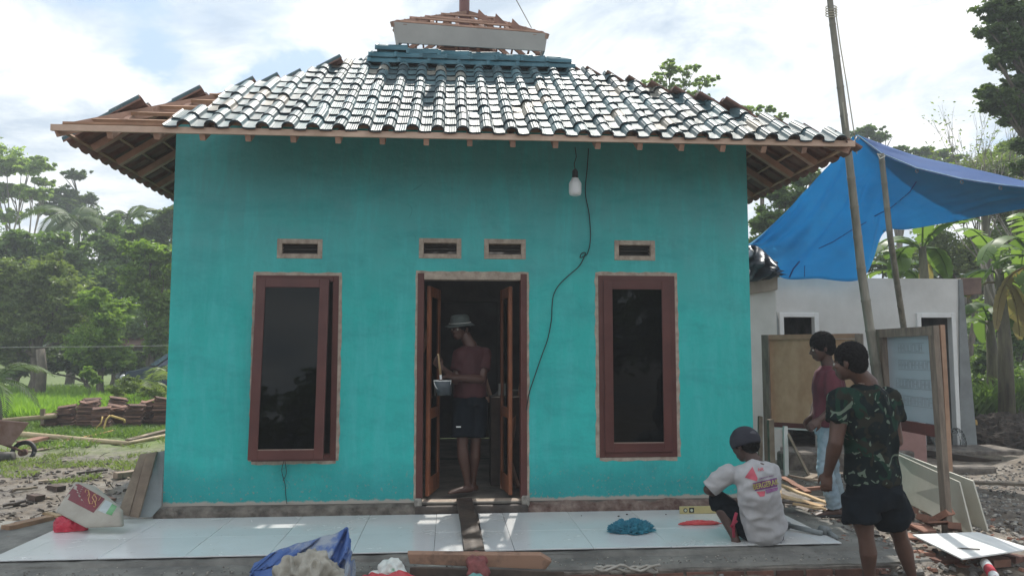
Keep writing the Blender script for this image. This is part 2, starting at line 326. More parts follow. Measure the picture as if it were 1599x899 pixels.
for k,(W_,seed) in enumerate(((WL1,3),(WR1,5))):
    x0,x1,z0,z1=W_
    f=part('window',frame(x0,x1,z0,z1,.055,HY0-.012,HY0+.1,0),BROWN,house,bevel=.003); WL[f]=Vector((0,0,0))
    part('frame_border',trim(x0,x1,z0,z1,.03 if k==0 else .035,seed),BARE,f)
    # sash hangs from the top of the frame; the left one stands a little open at the bottom
    sw=.085; a=.045 if k==0 else .048
    sx0,sx1=x0+(.012 if k==0 else a),x1-(.085 if k==0 else a); sz0,sz1=z0+(.03 if k==0 else a),z1-(.03 if k==0 else a)
    y=HY0-.05 if k==0 else HY0-.03
    piv=Matrix.Translation(Vector((0,y,sz1)))@Matrix.Rotation(R(-5.0) if k==0 else 0,4,'X')@Matrix.Translation(Vector((0,-y,-sz1)))
    s=part('sash',frame(sx0,sx1,sz0,sz1,sw,y,y+.034,0),BROWN,house,W=piv,bevel=.003); WL[s]=Vector((0,0,0))
    for nm,mbx,mt in (('pane',MB().bx(sx0+sw-.01,sx1-sw+.01,y+.014,y+.018,sz0+sw-.01,sz1-sw+.01),GLASS),
                      ('bead',MB().bx(sx0+sw,sx1-sw,y+.002,y+.012,sz0+sw,sz0+sw+.008),mat('pale_bead',(.35,.25,.2),rough=.6))):
        o=bpy.data.objects.new(nm,mbx.mesh(nm,mt)); COL.objects.link(o); o.parent=s
f=part('door_frame',frame(DOOR[0],DOOR[1],DOOR[2]+.02,DOOR[3],.06,HY0-.012,HY0+.115,0,False,(0,0,1,0)),[BROWN,BARE],house,bevel=.003)
part('frame_border',trim(DOOR[0],DOOR[1],DOOR[2]+.03,DOOR[3],.022,9,False),BARE,f)
mb=MB(); mb.bx(DOOR[0]-.01,DOOR[0]+.06,HY0-.06,HY0-.013,.3,.40); mb.bx(DOOR[1]-.055,DOOR[1]+.02,HY0-.06,HY0-.013,.3,.41)
part('jamb_foot',mb,mat('flaking_mortar',(.42,.39,.34),(.2,.18,.16),scale=20,rough=.9,bump=.8),house,bevel=.012)
for i,(a,b,c,d) in enumerate(VENTS):
    v=part('vent',frame(a,b,c,d,.045,HY0-.006,HY0+.1,0),BARE,house,bevel=.004)
    mb=MB()
    for q in range(3):
        zc=c+.045+(q+.5)*(d-c-.09)/3; mb.box(((a+b)/2,HY0+.05,zc),(b-a-.09,.035,.006),Matrix.Rotation(R(40),3,'X'))
    part('louvre',mb,mat('vent_louvre%d'%i,(.06,.05,.045)),v)
# door leaves standing open inwards
DW=mat('varnished_door_wood',(.36,.13,.06),(.2,.07,.035),scale=5,rough=.45,bump=.1,stretch=(4,4,1))
def leaf(x,y,ang,wd,hinge):
    g=MB(); g.bx(0,.07,-.018,.018,0,2.0); g.bx(wd-.07,wd,-.018,.018,0,2.0)
    for z,h in ((0,.16),(.72,.1),(1.9,.1)): g.bx(.07,wd-.07,-.016,.016,z,z+h)
    Wm=T(x,y,.38)@Matrix.Rotation(ang,4,'Z')
    l=part('door',g,DW,house,W=Wm,bevel=.004)
    p=MB().bx(.07,wd-.07,-.003,.003,.16,.72).bx(.07,wd-.07,-.003,.003,.82,1.9); o=bpy.data.objects.new('pane',p.mesh('pane',GLASS)); COL.objects.link(o); o.parent=l
    p=MB().box((wd-.035,-.03,.98),(.02,.02,.12)).box((wd-.035,.03,.98),(.02,.02,.12)); o=bpy.data.objects.new('handle',p.mesh('handle',mat('handle_metal',(.5,.5,.5),rough=.3,metal=1))); COL.objects.link(o); o.parent=l
leaf(-.195,HY0+.16,R(79),.5,0); leaf(.60,HY0+.16,R(96),.5,1)
# timber and junk inside the room that shows in the doorway
mb=MB()
for (p,q) in (((.55,7.9,.36),(.9,8.5,1.9)),((.72,8.0,.36),(.4,8.9,1.5)),((-.7,8.6,.4),(-.2,8.9,2.1)),((.9,8.3,1.1),(.3,8.7,1.25))): mb.bar(p,q,.03,.05)
single('timber_batten',mb,WOODP,'loose roofing battens leaning inside the dark room behind the door','timber')
mb=MB()
for k in range(5): mb.box((.66+.02*k,8.4,1.28+.012*k),(.34,.3,.006),Matrix.Rotation(.1*k-.2,3,'Z'))
mb.bx(.45,.9,8.15,8.5,.352,1.27,1)
single('paint_crate',mb,[CEM,DARKW],'dark crate with pale sheets on top, behind the right door leaf','crate')

# ---------------- roof ----------------
def tilemesh():
    prof=[(-.012,.012),(.0,.0),(.045,-.004),(.098,.0)]
    for k in range(7): a=PI-PI*k/6; prof.append((.158+.058*math.cos(a)*1.0,.0+.056*math.sin(a)))
    prof.append((.222,-.002)); th=.016; mb=MB(); n=len(prof); P=[]
    for (yy,zo) in ((0,.0),(.29,.0)):
        P.append([(x,yy,z+zo) for x,z in prof])
    Q=[[ (x,y,z-th) for x,y,z in r] for r in P]
    mb.grid(P,0); mb.grid(Q[::-1],1)
    mb.grid([Q[0],P[0]],2); mb.grid([P[1],Q[1]],1); mb.grid([[Q[0][0],Q[1][0]],[P[0][0],P[1][0]]],1); mb.grid([[P[0][-1],P[1][-1]],[Q[0][-1],Q[1][-1]]],1)
    return mb
TM=tilemesh(); EDGE=mat('tile_edge',(.035,.05,.06),(.02,.03,.04),rough=.5)
tile_me=TM.mesh('roof_tile',[GLAZE,CLAYD,EDGE],False)
for p in tile_me.polygons:
    if p.material_index==0: p.use_smooth=True
# four slopes: (corner, eave direction, inward direction, eave length)
SLOPES=[((EX0,EY0),(1,0),(0,1),EX1-EX0),((EX1,EY0),(0,1),(-1,0),EY1-EY0),((EX1,EY1),(-1,0),(0,-1),EX1-EX0),((EX0,EY1),(0,-1),(1,0),EY1-EY0)]
def sp_(s,u,t,h=0):
    (c,e,i,l)=SLOPES[s]; return Vector((c[0]+e[0]*u+i[0]*(t*CS-h*SN),c[1]+e[1]*u+i[1]*(t*CS-h*SN),EZ+t*SN+h*CS))
def sm(s):   # rotation matrix: local x along the eave, y up the slope, z normal
    e=Vector((*SLOPES[s][1],0)); i=Vector((*SLOPES[s][2],0)); y=(i*CS+Vector((0,0,SN))); z=e.cross(y); return Matrix((e,y,z)).transposed()
rr=random.Random(4)
for k in range(NR):
    t=k*RP-.03; hip=max(0,(t+RP*.5)*CS)
    u0=hip-.02 if False else max(hip-.05,.895+.02*k) ; ul=SLOPES[0][3]-hip+.06
    c0=0
    for j in range(60):
        u=.895+j*CP-.0
        if u<u0-.03-0: continue
        if u+CP*.75>ul: break
        Rm=sm(0).to_4x4()@Matrix.Rotation(rr.uniform(-.012,.012),4,'Z')@Matrix.Rotation(R(-3.4)+rr.uniform(-.02,.02),4,'X')@Matrix.Rotation(rr.uniform(-.035,.035),4,'Y')
        part('roof_tile',tile_me,None,house,W=Matrix.Translation(sp_(0,u+rr.uniform(-.006,.006),t+rr.uniform(-.008,.008),.055))@Rm)
# the other slopes: one joined covering
mb=MB()
for s in (1,2,3):
    for k in range(NR):
        t=k*RP-.10; hip=max(0,(t+RP*.5)*CS); ln=SLOPES[s][3]
        for j in range(60):
            u=.03+j*CP
            lo=hip-(.13 if s==1 else .02); hi=ln-hip+.08
            if s==3: hi=ln-hip+{2:.22,4:.14,6:.10,10:.2}.get(k,-.06)-(.2 if k<1 else 0)   # a few rows overshoot the left hip
            if u<lo or u+CP>hi: continue
            Rm=sm(s).to_4x4()@Matrix.Rotation(R(-2.6)+rr.uniform(-.015,.015),4,'X'); W=Matrix.Translation(sp_(s,u,t,.055))@Rm
            n=len(mb.v); mb.v+=[tuple(W@Vector(v)) for v in TM.v]; mb.f+=[tuple(i+n for i in f) for f in TM.f]; mb.m+=TM.m
part('tile_covering',mb,[GLAZE,CLAYD,EDGE],house,kind='stuff')
# battens, rafters, hips, fascia
for s in range(4):
    ln=SLOPES[s][3]
    for k in range(NR+1):
        t=k*RP+.01; h=t*CS
        if s==0 or s==3 or k%1==0:
            mb=MB(); a=sp_(s,h+.02+(rr.uniform(-.06,.05) if s==0 else 0),t,.0); b=sp_(s,ln-h-.02,t,.0); mb.bar(a,b,.022,.03,up=sm(s)@Vector((0,0,1))); part('batten',mb,WOOD,house)
    n=int(ln/(.375 if s in(0,2) else .5))
    for j in range(n+1):
        u=.06+j*(ln-.12)/n; tm=min(u,ln-u,RUN)/CS
        if tm<.15: continue
        mb=MB(); mb.bar(sp_(s,u,-.02 if s in (0,2) else .03,-.045),sp_(s,u,tm,-.045),.045 if s==0 else .06,.06,up=sm(s)@Vector((0,0,1))); part('rafter',mb,WOODP,house)
for s in range(4):
    mb=MB(); a=sp_(s,0,0,-.03); b=sp_(s,RUN-.1,LEN-.12,-.05); mb.bar(a,b,.05,.09); part('hip_rafter',mb,WOODP,house)
mb=MB(); mb.bar((EX0-.02,EY0-.02,EZ-.004),(-.2,EY0-.02,EZ+.0),.025,.052); part('fascia',mb,mat('eave_board',(.68,.49,.38),(.5,.35,.26),scale=4,rough=.8,bump=.1),house)
mb=MB(); mb.bar((-.2,EY0-.022,EZ-.0),(EX1+.02,EY0-.022,EZ+.012),.025,.052); part('fascia',mb,bpy.data.materials['eave_board'],house)
mb=MB(); mb.bar((EX0+.05,EY0+.03,EZ+.05),(-2.4,EY0+.03,EZ+.055),.03,.02); part('batten',mb,WOOD,house)
# wall plates and ceiling-less purlins under the eaves
for a,b in (((HX0,HY0+.06,WTOP+.03),(HX1,HY0+.06,WTOP+.03)),((HX0+.06,HY0,WTOP+.032),(HX0+.06,HY1,WTOP+.032)),((HX1-.06,HY0,WTOP+.032),(HX1-.06,HY1,WTOP+.032))):
    mb=MB(); mb.bar(a,b,.08,.06); part('wall_plate',mb,WOODP,house)
# ridge tiles stacked over the head of the front slope
TOPZ=EZ+LEN*SN; TY=EY0+RUN; TX0,TX1=EX0+RUN,EX1-RUN
def ridgemesh(ln,r):
    mb=MB(); P=[]
    for (x,rr_) in ((0,r),(ln*.12,r),(ln*.121,r*.93),(ln,r*.93)):
        P.append([(x,-math.cos(a)*rr_*1.15,math.sin(a)*rr_) for a in [PI*k/8 for k in range(9)]])
    mb.grid(P); mb.grid([[(x,y*.88,z*.88) for x,y,z in r_] for r_ in P][::-1]); mb.add(P[0]+[(x,y*.88,z*.88) for x,y,z in P[0]],[(i,i+1,10+i,9+i) for i in range(8)]); mb.add(P[3]+[(x,y*.88,z*.88) for x,y,z in P[3]],[(i+1,i,9+i,10+i) for i in range(8)])
    return mb
RIDGE=mat('teal_ridge_tile',(.05,.16,.20),(.035,.115,.145),scale=5,rough=.5,rnd=.15,bump=.1,stretch=(.5,5,5))
rm=ridgemesh(.36,.115); rme=rm.mesh('ridge_tile',[RIDGE],True)
for (x0,x1,dy,dz,n) in ((TX0+.02,TX1+.16,-.19,-.115,7),(TX0+.03,TX1+.12,-.17,-.045,8),(TX0+.10,TX1+.0,-.14,.02,6)):
    st=(x1-x0-.04)/n
    for i in range(n):
        extra=.03 if (dz>.01 and i==0) else 0
        part('ridge_tile',rme,None,house,W=T(x0+i*st,TY+dy,TOPZ+dz+extra-.01*i*(dz>0))@Matrix.Rotation(R(rr.uniform(-3,1.5)) if dz>.01 else R(rr.uniform(-.6,.6)),4,'Y')@Matrix.Diagonal((st/.36*1.04,1.3,1,1)))
# upper roof frame (cupola) still without tiles
CX0,CX1,CY0,CY1,CZt=-.72,1.14,8.66,10.6,5.36
TILT=math.tan(R(2.6))
def cz(x): return -(x-CX0)*TILT
FA=mat('grey_fascia_board',(.44,.43,.40),(.36,.35,.33),scale=2,rough=.7,bump=.08)
FB=[atY(612,34,8.55),atY(855,53,8.55),atY(851,80,8.58),atY(622,67,8.58)]
mb=MB(); mb.prism(FB,(0,.02,0)); part('upper_fascia',mb,FA,house,label='grey fascia board of the small upper roof')
mb=MB(); a,b=FB[0],FB[3]; mb.prism([a,b,b+Vector((.02,2.0,0)),a+Vector((0,2.0,.0))],(.02,0,0)); mb.prism([FB[1],FB[2],FB[2]+Vector((-.02,2.0,0)),FB[1]+Vector((0,2.0,0))],(-.02,0,0)); part('upper_fascia',mb,FA,house)
ctr=Vector(((FB[0].x+FB[1].x)/2-.0,9.75,atY(725,17,9.75).z)); ec=[FB[0],FB[1],FB[1]+Vector((0,2.3,0)),FB[0]+Vector((0,2.3,0))]
for s in range(4):
    a,b=ec[s],ec[(s+1)%4]
    for k in range(4 if s==0 else 9):
        f=(k+.3)/(5.4 if s==0 else 10.); p=a.lerp(ctr,f+.02); q=b.lerp(ctr,f+.02)
        if s==0: e_=(q-p).normalized(); p=p-e_*rr.uniform(.0,.06)+Vector((0,0,rr.uniform(-.008,.012))); q=q+e_*rr.uniform(-.08,.07)+Vector((0,0,rr.uniform(-.012,.01)))
        mb=MB(); mb.bar(p,q,.022,.022); part('batten',mb,WOODP,house)
    for k in range(6):
        p=a.lerp(b,(k+.5)/6); tgt=ctr.lerp(a.lerp(b,.5),.0); f=1-abs((k+.5)/6-.5)*2
        # jack rafters run square to the eave until the hip
        mid=a.lerp(b,.5); top=p+(ctr-mid)*f*.96
        mb=MB(); p=p.lerp(top,.06); mb.bar(p-Vector((0,0,.045)),top-Vector((0,0,.045)),.04,.05); part('rafter',mb,WOODP,house)
    mb=MB(); mb.bar(a-Vector((0,0,.03)),ctr-Vector((0,0,.03)),.04,.06); part('hip_rafter',mb,WOODP,house)
mb=MB(); mb.prism([ec[3].lerp(ctr,.06),ec[2].lerp(ctr,.06),ec[2].lerp(ctr,.78),ec[3].lerp(ctr,.78)],(0,0,.015)); part('sun_block_sheet',mb,CLAYD,house)  # unseen sheet added on the rear slope to block sun through the frame
# posts and ties carrying it
for (x,y) in ((TX0+.36,TY+.2),(TX1-.22,TY+.12),(TX0+.36,TY+1.9),(TX1-.22,TY+1.9),(.3,TY+.12)):
    mb=MB(); mb.bar((x,y,TOPZ-.3),(x,y,5.45+cz(x)-.12),.06,.06); part('post',mb,WOODP,house)
for y in (TY+.1,TY+1.0,TY+1.9):
    mb=MB(); mb.bar((TX0,y,TOPZ-.02),(TX1,y,TOPZ-.02),.05,.08); part('tie_beam',mb,WOODP,house)
for x in (TX0+.02,.2,TX1-.02):
    mb=MB(); mb.bar((x,TY,TOPZ+.03),(x,TY+2.2,TOPZ+.03),.05,.07); part('tie_beam',mb,WOODP,house)
# a few tiles already standing on the right side of the upper roof
for (px,py,Y,rz,rx) in ((782,34,8.95,20,48),(808,42,8.8,20,50),(755,27,9.2,20,30)):
    p=atY(px,py,Y); mb=MB(); mb.prism([p+Vector((-.08,0,-.01)),p+Vector((-.06,0,.10)),p+Vector((.12,.05,-.05))],(0,.012,0)); part('tile',mb,CLAYD,house)
# pipe mast through the top
mb=MB(); q=atY(725,26,9.75); mb.tube([(q.x,9.75,5.3),(q.x,9.75,7.4)],.068,16); part('mast_pipe',mb,mat('reddish_pipe',(.22,.10,.09),(.16,.08,.07),scale=3,rough=.5),house,smooth=True)
# ---------------- ground ----------------
def gz(x,y):
    b=.2*ss(5.05,5.85,y+.25*math.sin(x*1.3)*0.2)
    if x>2.9: b=max(b,.2*ss(4.6,5.6,y)*ss(2.9,3.4,x))
    far=ss(45,120,math.hypot(x,y))*2.0
    n=mnoise.fractal(Vector((x*.9,y*.9,0)),1,2,4)*.035 + mnoise.fractal(Vector((x*3.1,y*3.1,4)),1,2,4)*.024
    if -3.4<x<3.2 and 5.5<y<13: n*=.15; b=min(b,.16)
    b+=.35*math.exp(-((x-8.2)**2/1.2+(y-9.6)**2/.35))*.55           # sand heap on the right
    b+=.5*math.exp(-((x-11.6)**2/4+(y-14.5)**2/1.0))
    return b+n+far
xs=[-600,-300,-150,-80,-50,-35]+list(np.arange(-28,-10,.5))+list(np.arange(-10,11,.11))+list(np.arange(11,28,.5))+[35,50,80,150,300,600]
ys=[-600,-200,-60,-20,-8,-2,1,2.5,3.5,4.2]+list(np.arange(4.6,13,.09))+list(np.arange(13,20,.25))+list(np.arange(20,50,1.))+[55,65,80,110,160,250,400,600,1000]
mb=MB(); mb.grid([[(x,y,gz(x,y)) for x in xs] for y in ys])
def groundmat():
    m=bpy.data.materials.new('ground_mud_and_grass'); m.use_nodes=True; t=m.node_tree; b=t.nodes['Principled BSDF']
    g=N(t,'ShaderNodeNewGeometry'); s=N(t,'ShaderNodeSeparateXYZ'); P=g.outputs['Position']; L(t,P,s.inputs[0])
    n1=NOISE(t,P,1.3,9,.65); n2=NOISE(t,P,7,9,.7); n3=NOISE(t,P,40,4,.7)
    mud=RAMP(t,n2,[(.36,(.055,.042,.031)),(.5,(.125,.098,.072)),(.66,(.225,.185,.14))])
    red=MIX(t,RAMP(t,NOISE(t,P,3.,6,.7),[(.55,0.),(.7,.7)]),mud,(.17,.115,.085))
    mud=MIX(t,M(t,'MULTIPLY',M(t,'GREATER_THAN',s.outputs[0],3.),.8),mud,red)
    grs=RAMP(t,n2,[(.3,(.07,.10,.03)),(.6,(.16,.22,.06)),(.75,(.26,.25,.12))])
    # grass begins beyond the yard on the left and behind the trees everywhere
    yb=M(t,'ADD',s.outputs[1],M(t,'MULTIPLY_ADD',n1,6.,-3.))
    gm=RAMP(t,M(t,'DIVIDE',yb,40.),[(.285,0.),(.35,1.)])
    gm=M(t,'MULTIPLY',gm,M(t,'LESS_THAN',s.outputs[0],3.5)); far=M(t,'GREATER_THAN',s.outputs[1],26.)
    gm=M(t,'MAXIMUM',gm,far)
    L(t,MIX(t,gm,mud,grs),b.inputs['Base Color'])
    wet=RAMP(t,n1,[(.42,.35),(.6,.85)]); L(t,MIX(t,gm,wet,(.9,.9,.9)),b.inputs['Roughness'])
    bn=N(t,'ShaderNodeBump'); bn.inputs['Strength'].default_value=.9; bn.inputs['Distance'].default_value=.02
    L(t,M(t,'ADD',n2,M(t,'MULTIPLY',n3,.4)),bn.inputs['Height']); L(t,bn.outputs[0],b.inputs['Normal']); return m
GROUND=groundmat()
g=part('ground',mb,GROUND,None,smooth=True,kind='structure')
# ---------------- terrace ----------------
TER=thing('terrace','raised concrete porch slab laid with white floor tiles in front of the house','terrace',(-.1,6.4,.1)); del TER['category']; del TER['label']; TER['kind']='structure'
def lumpy(x0,x1,prof,seed,step=.05,amp=.008):
    mb=MB(); n=int((x1-x0)/step); P=[]
    for i in range(n+1):
        x=x0+(x1-x0)*i/n; r=[]
        for k,(y,z) in enumerate(prof):
            q=mnoise.fractal(Vector((x*3.,k*2.3,seed)),1,2,5); q2=mnoise.fractal(Vector((x*5.,k*3.3+40,seed)),1,2,5); r.append((x,y+q*amp*1.5,z+q2*amp))
        P.append(r)
    mb.grid(P); return mb
mb=lumpy(-4.6,3.35,[(7.3,.255),(6.6,.255),(5.83,.252),(5.815,.24),(5.80,.225),(5.74,.222),(5.66,.218),(5.605,.212),(5.585,.195),(5.58,.17)],2)
part('slab',mb,CONC,TER)
mb=MB(); mb.bx(-4.6,3.35,5.62,5.79,-.1,.15); part('core',mb,CONCD,TER)
TILEW=mat('white_glazed_floor_tile',(.74,.75,.75),(.66,.67,.67),scale=1.2,rough=.16,rnd=.03,bump=.012,bscale=6,rvar=.05)
def dust():
    t=TILEW.node_tree; b=t.nodes['Principled BSDF']; g=N(t,'ShaderNodeNewGeometry'); src=b.inputs['Base Color'].links[0].from_socket
    f=RAMP(t,NOISE(t,g.outputs['Position'],2.6,9,.68,.5),[(.5,0.),(.72,.5)]); f2=RAMP(t,NOISE(t,g.outputs['Position'],30,4,.6),[(.66,0.),(.7,.5)])
    c=MIX(t,f,src,(.50,.47,.43)); L(t,MIX(t,f2,c,(.36,.32,.28)),b.inputs['Base Color'])
    L(t,M(t,'MULTIPLY_ADD',f,.5,.14),b.inputs['Roughness'])
dust()
def ftile(x0,x1,y0,y1,poly=None):
    r2=random.Random(int(x0*1000+y0*77)); dz=r2.uniform(-.001,.0015)
    mb=MB(); pl=poly or [(x0,y0),(x1,y0),(x1,y1),(x0,y1)]; mb.prism([(x,y,.262+dz) for x,y in pl],(0,0,.010)); part('floor_tile',mb,TILEW,TER,bevel=.0015)
G_=.003
R1,R2,R3=5.875,6.475,7.19
lx=[.12,-.10,-.70,-1.30,-1.90,-2.50,-3.1]; rx=[.275,.5,1.1,1.7,2.3,2.9,3.05]
for a,b in ((R1,R2),(R2,R3)):
    for k in range(6): ftile(lx[k+1]+G_,lx[k],a+G_/2,b-G_/2)
    for k in range(6): ftile(rx[k]+G_,rx[k+1],a+G_/2,b-G_/2)
for a,b in ((R1,R2),(R2,R3)): ftile(-3.26,-3.1,a+G_/2,b-G_/2)
# bricks under the lip
rr=random.Random(8); x=-4.4; me=None
bm_=MB(); 
for dx in range(1): bm_.prism([(-.1,0,-.03),(.1,0,-.031),(.098,0,.029),(-.099,0,.03)],(0,.06,0))
brick_me=bm_.mesh('brick',[BRICK])
for row,z in enumerate((.135,.062,-.01)):
    x=-4.4+.1*row
    while x<3.3:
        part('brick',brick_me,None,TER,W=T(x,5.545+rr.uniform(-.008,.006),z+rr.uniform(-.003,.003))@Matrix.Rotation(rr.uniform(-.03,.03),4,'Z')@Matrix.Rotation(rr.uniform(-.02,.02),4,'Y')); x+=.222
mb=lumpy(-4.6,3.35,[(5.60,.19),(5.562,.18),(5.562,.05),(5.56,-.06)],12,amp=.006); part('mortar',mb,CONCD,TER)
# ---------------- vegetation ----------------
LM={'olive':leafmat('leaf_olive',(.25,.31,.12),(.11,.16,.065),.42),'bright':leafmat('leaf_bright',(.27,.38,.09),(.10,.18,.05),.45),
    'mid':leafmat('leaf_mid',(.20,.29,.10),(.08,.14,.055),.42),'dark':leafmat('leaf_dark',(.14,.20,.08),(.06,.10,.045),.38),
    'feather':leafmat('leaf_feathery',(.32,.42,.18),(.17,.24,.11),.55),'palm':leafmat('leaf_palm',(.14,.20,.07),(.06,.10,.04),.3,.6),
    'banana':leafmat('leaf_banana',(.20,.30,.11),(.08,.14,.05),.4,.45),'dry':leafmat('leaf_dry',(.40,.33,.2),(.22,.17,.1),.3),
    'grass':leafmat('leaf_grass',(.30,.46,.09),(.13,.24,.05),.5)}
BARK=mat('bark',(.20,.17,.13),(.09,.075,.06),scale=8,rough=.9,bump=.5,stretch=(1,1,.4))
BARKP=mat('pale_bark',(.34,.31,.27),(.2,.18,.15),scale=8,rough=.9,bump=.4,stretch=(1,1,.4))
def leafmesh(name,cen,nrm_bias,size,asp,m,rng,val=None,droop=0):
    """cen (n,3) -> folded diamond leaves"""
    n=len(cen); d=rng.normal(size=(n,3)); d[:,2]=d[:,2]*.5-droop; d/=np.linalg.norm(d,axis=1)[:,None]
    u=rng.normal(size=(n,3)); u[:,2]+=nrm_bias; s=np.cross(d,u); s/=np.linalg.norm(s,axis=1)[:,None]+1e-9; nn=np.cross(s,d)
    L_=size*(.6+.8*rng.random((n,1))); W_=L_*asp
    v=np.empty((n,4,3)); v[:,0]=cen-d*L_*.5; v[:,2]=cen+d*L_*.5; v[:,1]=cen+s*W_*.5+nn*W_*.15; v[:,3]=cen-s*W_*.5+nn*W_*.15
    return v
def quads_mesh(name,V,m,vals):
    n=len(V); me=bpy.data.meshes.new(name); me.vertices.add(n*4); me.vertices.foreach_set('co',V.reshape(-1).astype(np.float32))
    me.loops.add(n*4); me.loops.foreach_set('vertex_index',np.arange(n*4,dtype=np.int32)); me.polygons.add(n)
    me.polygons.foreach_set('loop_start',np.arange(0,n*4,4,dtype=np.int32)); me.polygons.foreach_set('loop_total',np.full(n,4,dtype=np.int32))
    a=me.attributes.new('leafv','FLOAT','POINT'); a.data.foreach_set('value',np.repeat(np.clip(vals,0,1),4).astype(np.float32))
    me.materials.append(m); me.update(calc_edges=True); return me
def crown_pts(clumps,n,rng,shell=.55):
    """clumps: (x,y,z,rx,ry,rz); points gathered in small tufts inside them"""
    cs=[]
    for c in clumps:
        cs.append((c[0],c[1],c[2],c[3]*.72,c[4]*.72,c[5]*.72))
        for q in range(4):
            d=rng.normal(size=3); d/=np.linalg.norm(d); f=rng.uniform(.28,.5); cs.append((c[0]+d[0]*c[3]*.75,c[1]+d[1]*c[4]*.75,c[2]+d[2]*c[5]*.8,c[3]*f,c[4]*f,c[5]*f*rng.uniform(.6,1.1)))
    clumps=cs
    vol=np.array([c[3]*c[4]*c[5] for c in clumps])**.67; vol/=vol.sum(); out=[];vals=[]
    for c,f in zip(clumps,vol):
        k=max(8,int(n*f)); nt_=max(6,k//36)
        d=rng.normal(size=(nt_,3)); d/=np.linalg.norm(d,axis=1)[:,None]; r=(shell+(1-shell)*rng.random((nt_,1)))*(1+.3*rng.normal(size=(nt_,1)))
        tc_=np.array(c[:3])+d*r*np.array(c[3:]); tv=rng.random(nt_)
        idx=rng.integers(0,nt_,k); sp2=min(c[3:])*.26
        out.append(tc_[idx]+rng.normal(size=(k,3))*sp2*np.array([1,1,.6])); vals.append(tv[idx]*.6+rng.random(k)*.4)
    return np.concatenate(out),np.concatenate(vals)
def limbs(mb,base,clumps,r0,rr,wob=.12,fork=None,top=None):
    base=Vector(base); cz_=sum(c[2] for c in clumps)/len(clumps); cx_=sum(c[0] for c in clumps)/len(clumps); cy_=sum(c[1] for c in clumps)/len(clumps)
    H=cz_-base.z; fk=fork or .45
    tip=Vector((base.x+(cx_-base.x)*fk,base.y+(cy_-base.y)*fk,base.z+H*fk)); pts=[];n=6
    for i in range(n+1):
        f=i/n; p=base.lerp(tip,f)+Vector((rr.uniform(-1,1),rr.uniform(-1,1),0))*wob*r0*3*(0<i<n); pts.append(p)
    mb.tube(pts,[r0*(1.25 if i==0 else 1-.35*i/n) for i in range(n+1)],9)
    for c in clumps:
        e=Vector(c[:3]); m1=tip.lerp(e,.5)+Vector((rr.uniform(-.2,.2),rr.uniform(-.2,.2),rr.uniform(-.1,.3)))*(e-tip).length*.4
        st=pts[-1] if rr.random()<.6 else pts[-2]
        mb.tube([st,st.lerp(m1,.5)+Vector((0,0,.05)),m1,e],[r0*.5,r0*.36,r0*.25,r0*.08],6)
        for q in range(3):
            a=m1.lerp(e,rr.uniform(.2,.9)); b=e+Vector((rr.uniform(-1,1)*c[3],rr.uniform(-1,1)*c[4],rr.uniform(-.6,1)*c[5]))*.75; mb.tube([a,a.lerp(b,.6)+Vector((0,0,.1*c[5])),b],[r0*.16,r0*.1,r0*.04],5)
TN=0
def tree(label,base,clumps,n,size,lm,r0=.15,asp=.5,cat='tree',name='tree',bark=None,shell=.55,fork=None,group=None,droop=.1,up=.8):
    global TN; TN+=1; rng=np.random.default_rng(100+TN); rr=random.Random(TN)
    t=thing(name,label,cat,base,group); mb=MB(); limbs(mb,base,clumps,r0,rr,fork=fork); part('trunk',mb,bark or BARK,t,smooth=True)
    c,v=crown_pts(clumps,int(n*2.4),rng,shell); V=leafmesh('crown',c,up,size*.72,asp,None,rng,droop=droop); part('crown',quads_mesh('crown',V,LM[lm],v),None,t); return t
def P3(px,py,Y): v=atY(px,py,Y); return (v.x,v.y,v.z)
def cl(px,py,Y,rpx,rpy,dy=None):    # clump given where it stands; radii from its apparent size at that distance
    k=Y/F; p=P3(px,py,Y); return (*p,rpx*k,(dy or rpx*k),rpy*k)
def G0(px,Y): v=atY(px,560,Y); return (v.x,Y,gz(v.x,Y)-.05)
# --- left background, far to near
tree('tall feathery tree with thin bare trunks at the left edge, highest on that side',G0(18,44),[cl(10,255,44,38,18),cl(48,262,44,30,14),cl(22,300,45,40,14),cl(-20,240,44,40,25),cl(52,300,43,28,10),cl(10,335,44,34,10),cl(70,285,44,16,7),cl(-30,300,44,40,25)],9000,.34,'feather',.22,bark=BARKP,fork=.3)
tree('dark tree with an umbrella shaped top standing against the sky on the left',G0(118,50),[cl(115,274,50,24,8),cl(100,300,50,30,10),cl(135,312,50,22,10),cl(90,322,49,34,16),cl(140,345,49,34,22),cl(118,335,50,40,20)],9000,.3,'dark',.25,fork=.6)
tree('olive green leafy tree right of the coconut palms, under the left roof corner',G0(245,36),[cl(262,345,34,18,24),cl(238,372,34,30,24),cl(262,400,34,28,28),cl(280,340,34,20,20),cl(235,420,34,35,30)],9000,.26,'dark',.2)
tree('broad yellow-green tree close to the left corner of the house',G0(240,27),[cl(235,395,27,34,24),cl(262,430,27,24,30),cl(215,440,27,30,28),cl(250,480,27,28,34),cl(205,385,27,18,12),cl(245,530,27,24,28)],11000,.2,'bright',.16,asp=.55)
tree('dark green tree filling the middle of the left tree line',G0(180,34),[cl(190,400,33,34,30),cl(165,380,33,28,22),cl(200,440,33,36,36),cl(160,445,32,40,34),cl(205,365,33,14,14),cl(178,355,34,16,16)],12000,.25,'mid',.2)
tree('large rounded olive tree at the far left behind the grass field',G0(60,26),[cl(60,430,26,50,30),cl(20,460,26,46,36),cl(95,470,26,40,34),cl(50,505,26,56,34),cl(-10,430,26,40,36),cl(110,520,26,34,28),cl(10,545,26,44,26),cl(85,420,26,26,22)],17000,.19,'olive',.2,asp=.45)
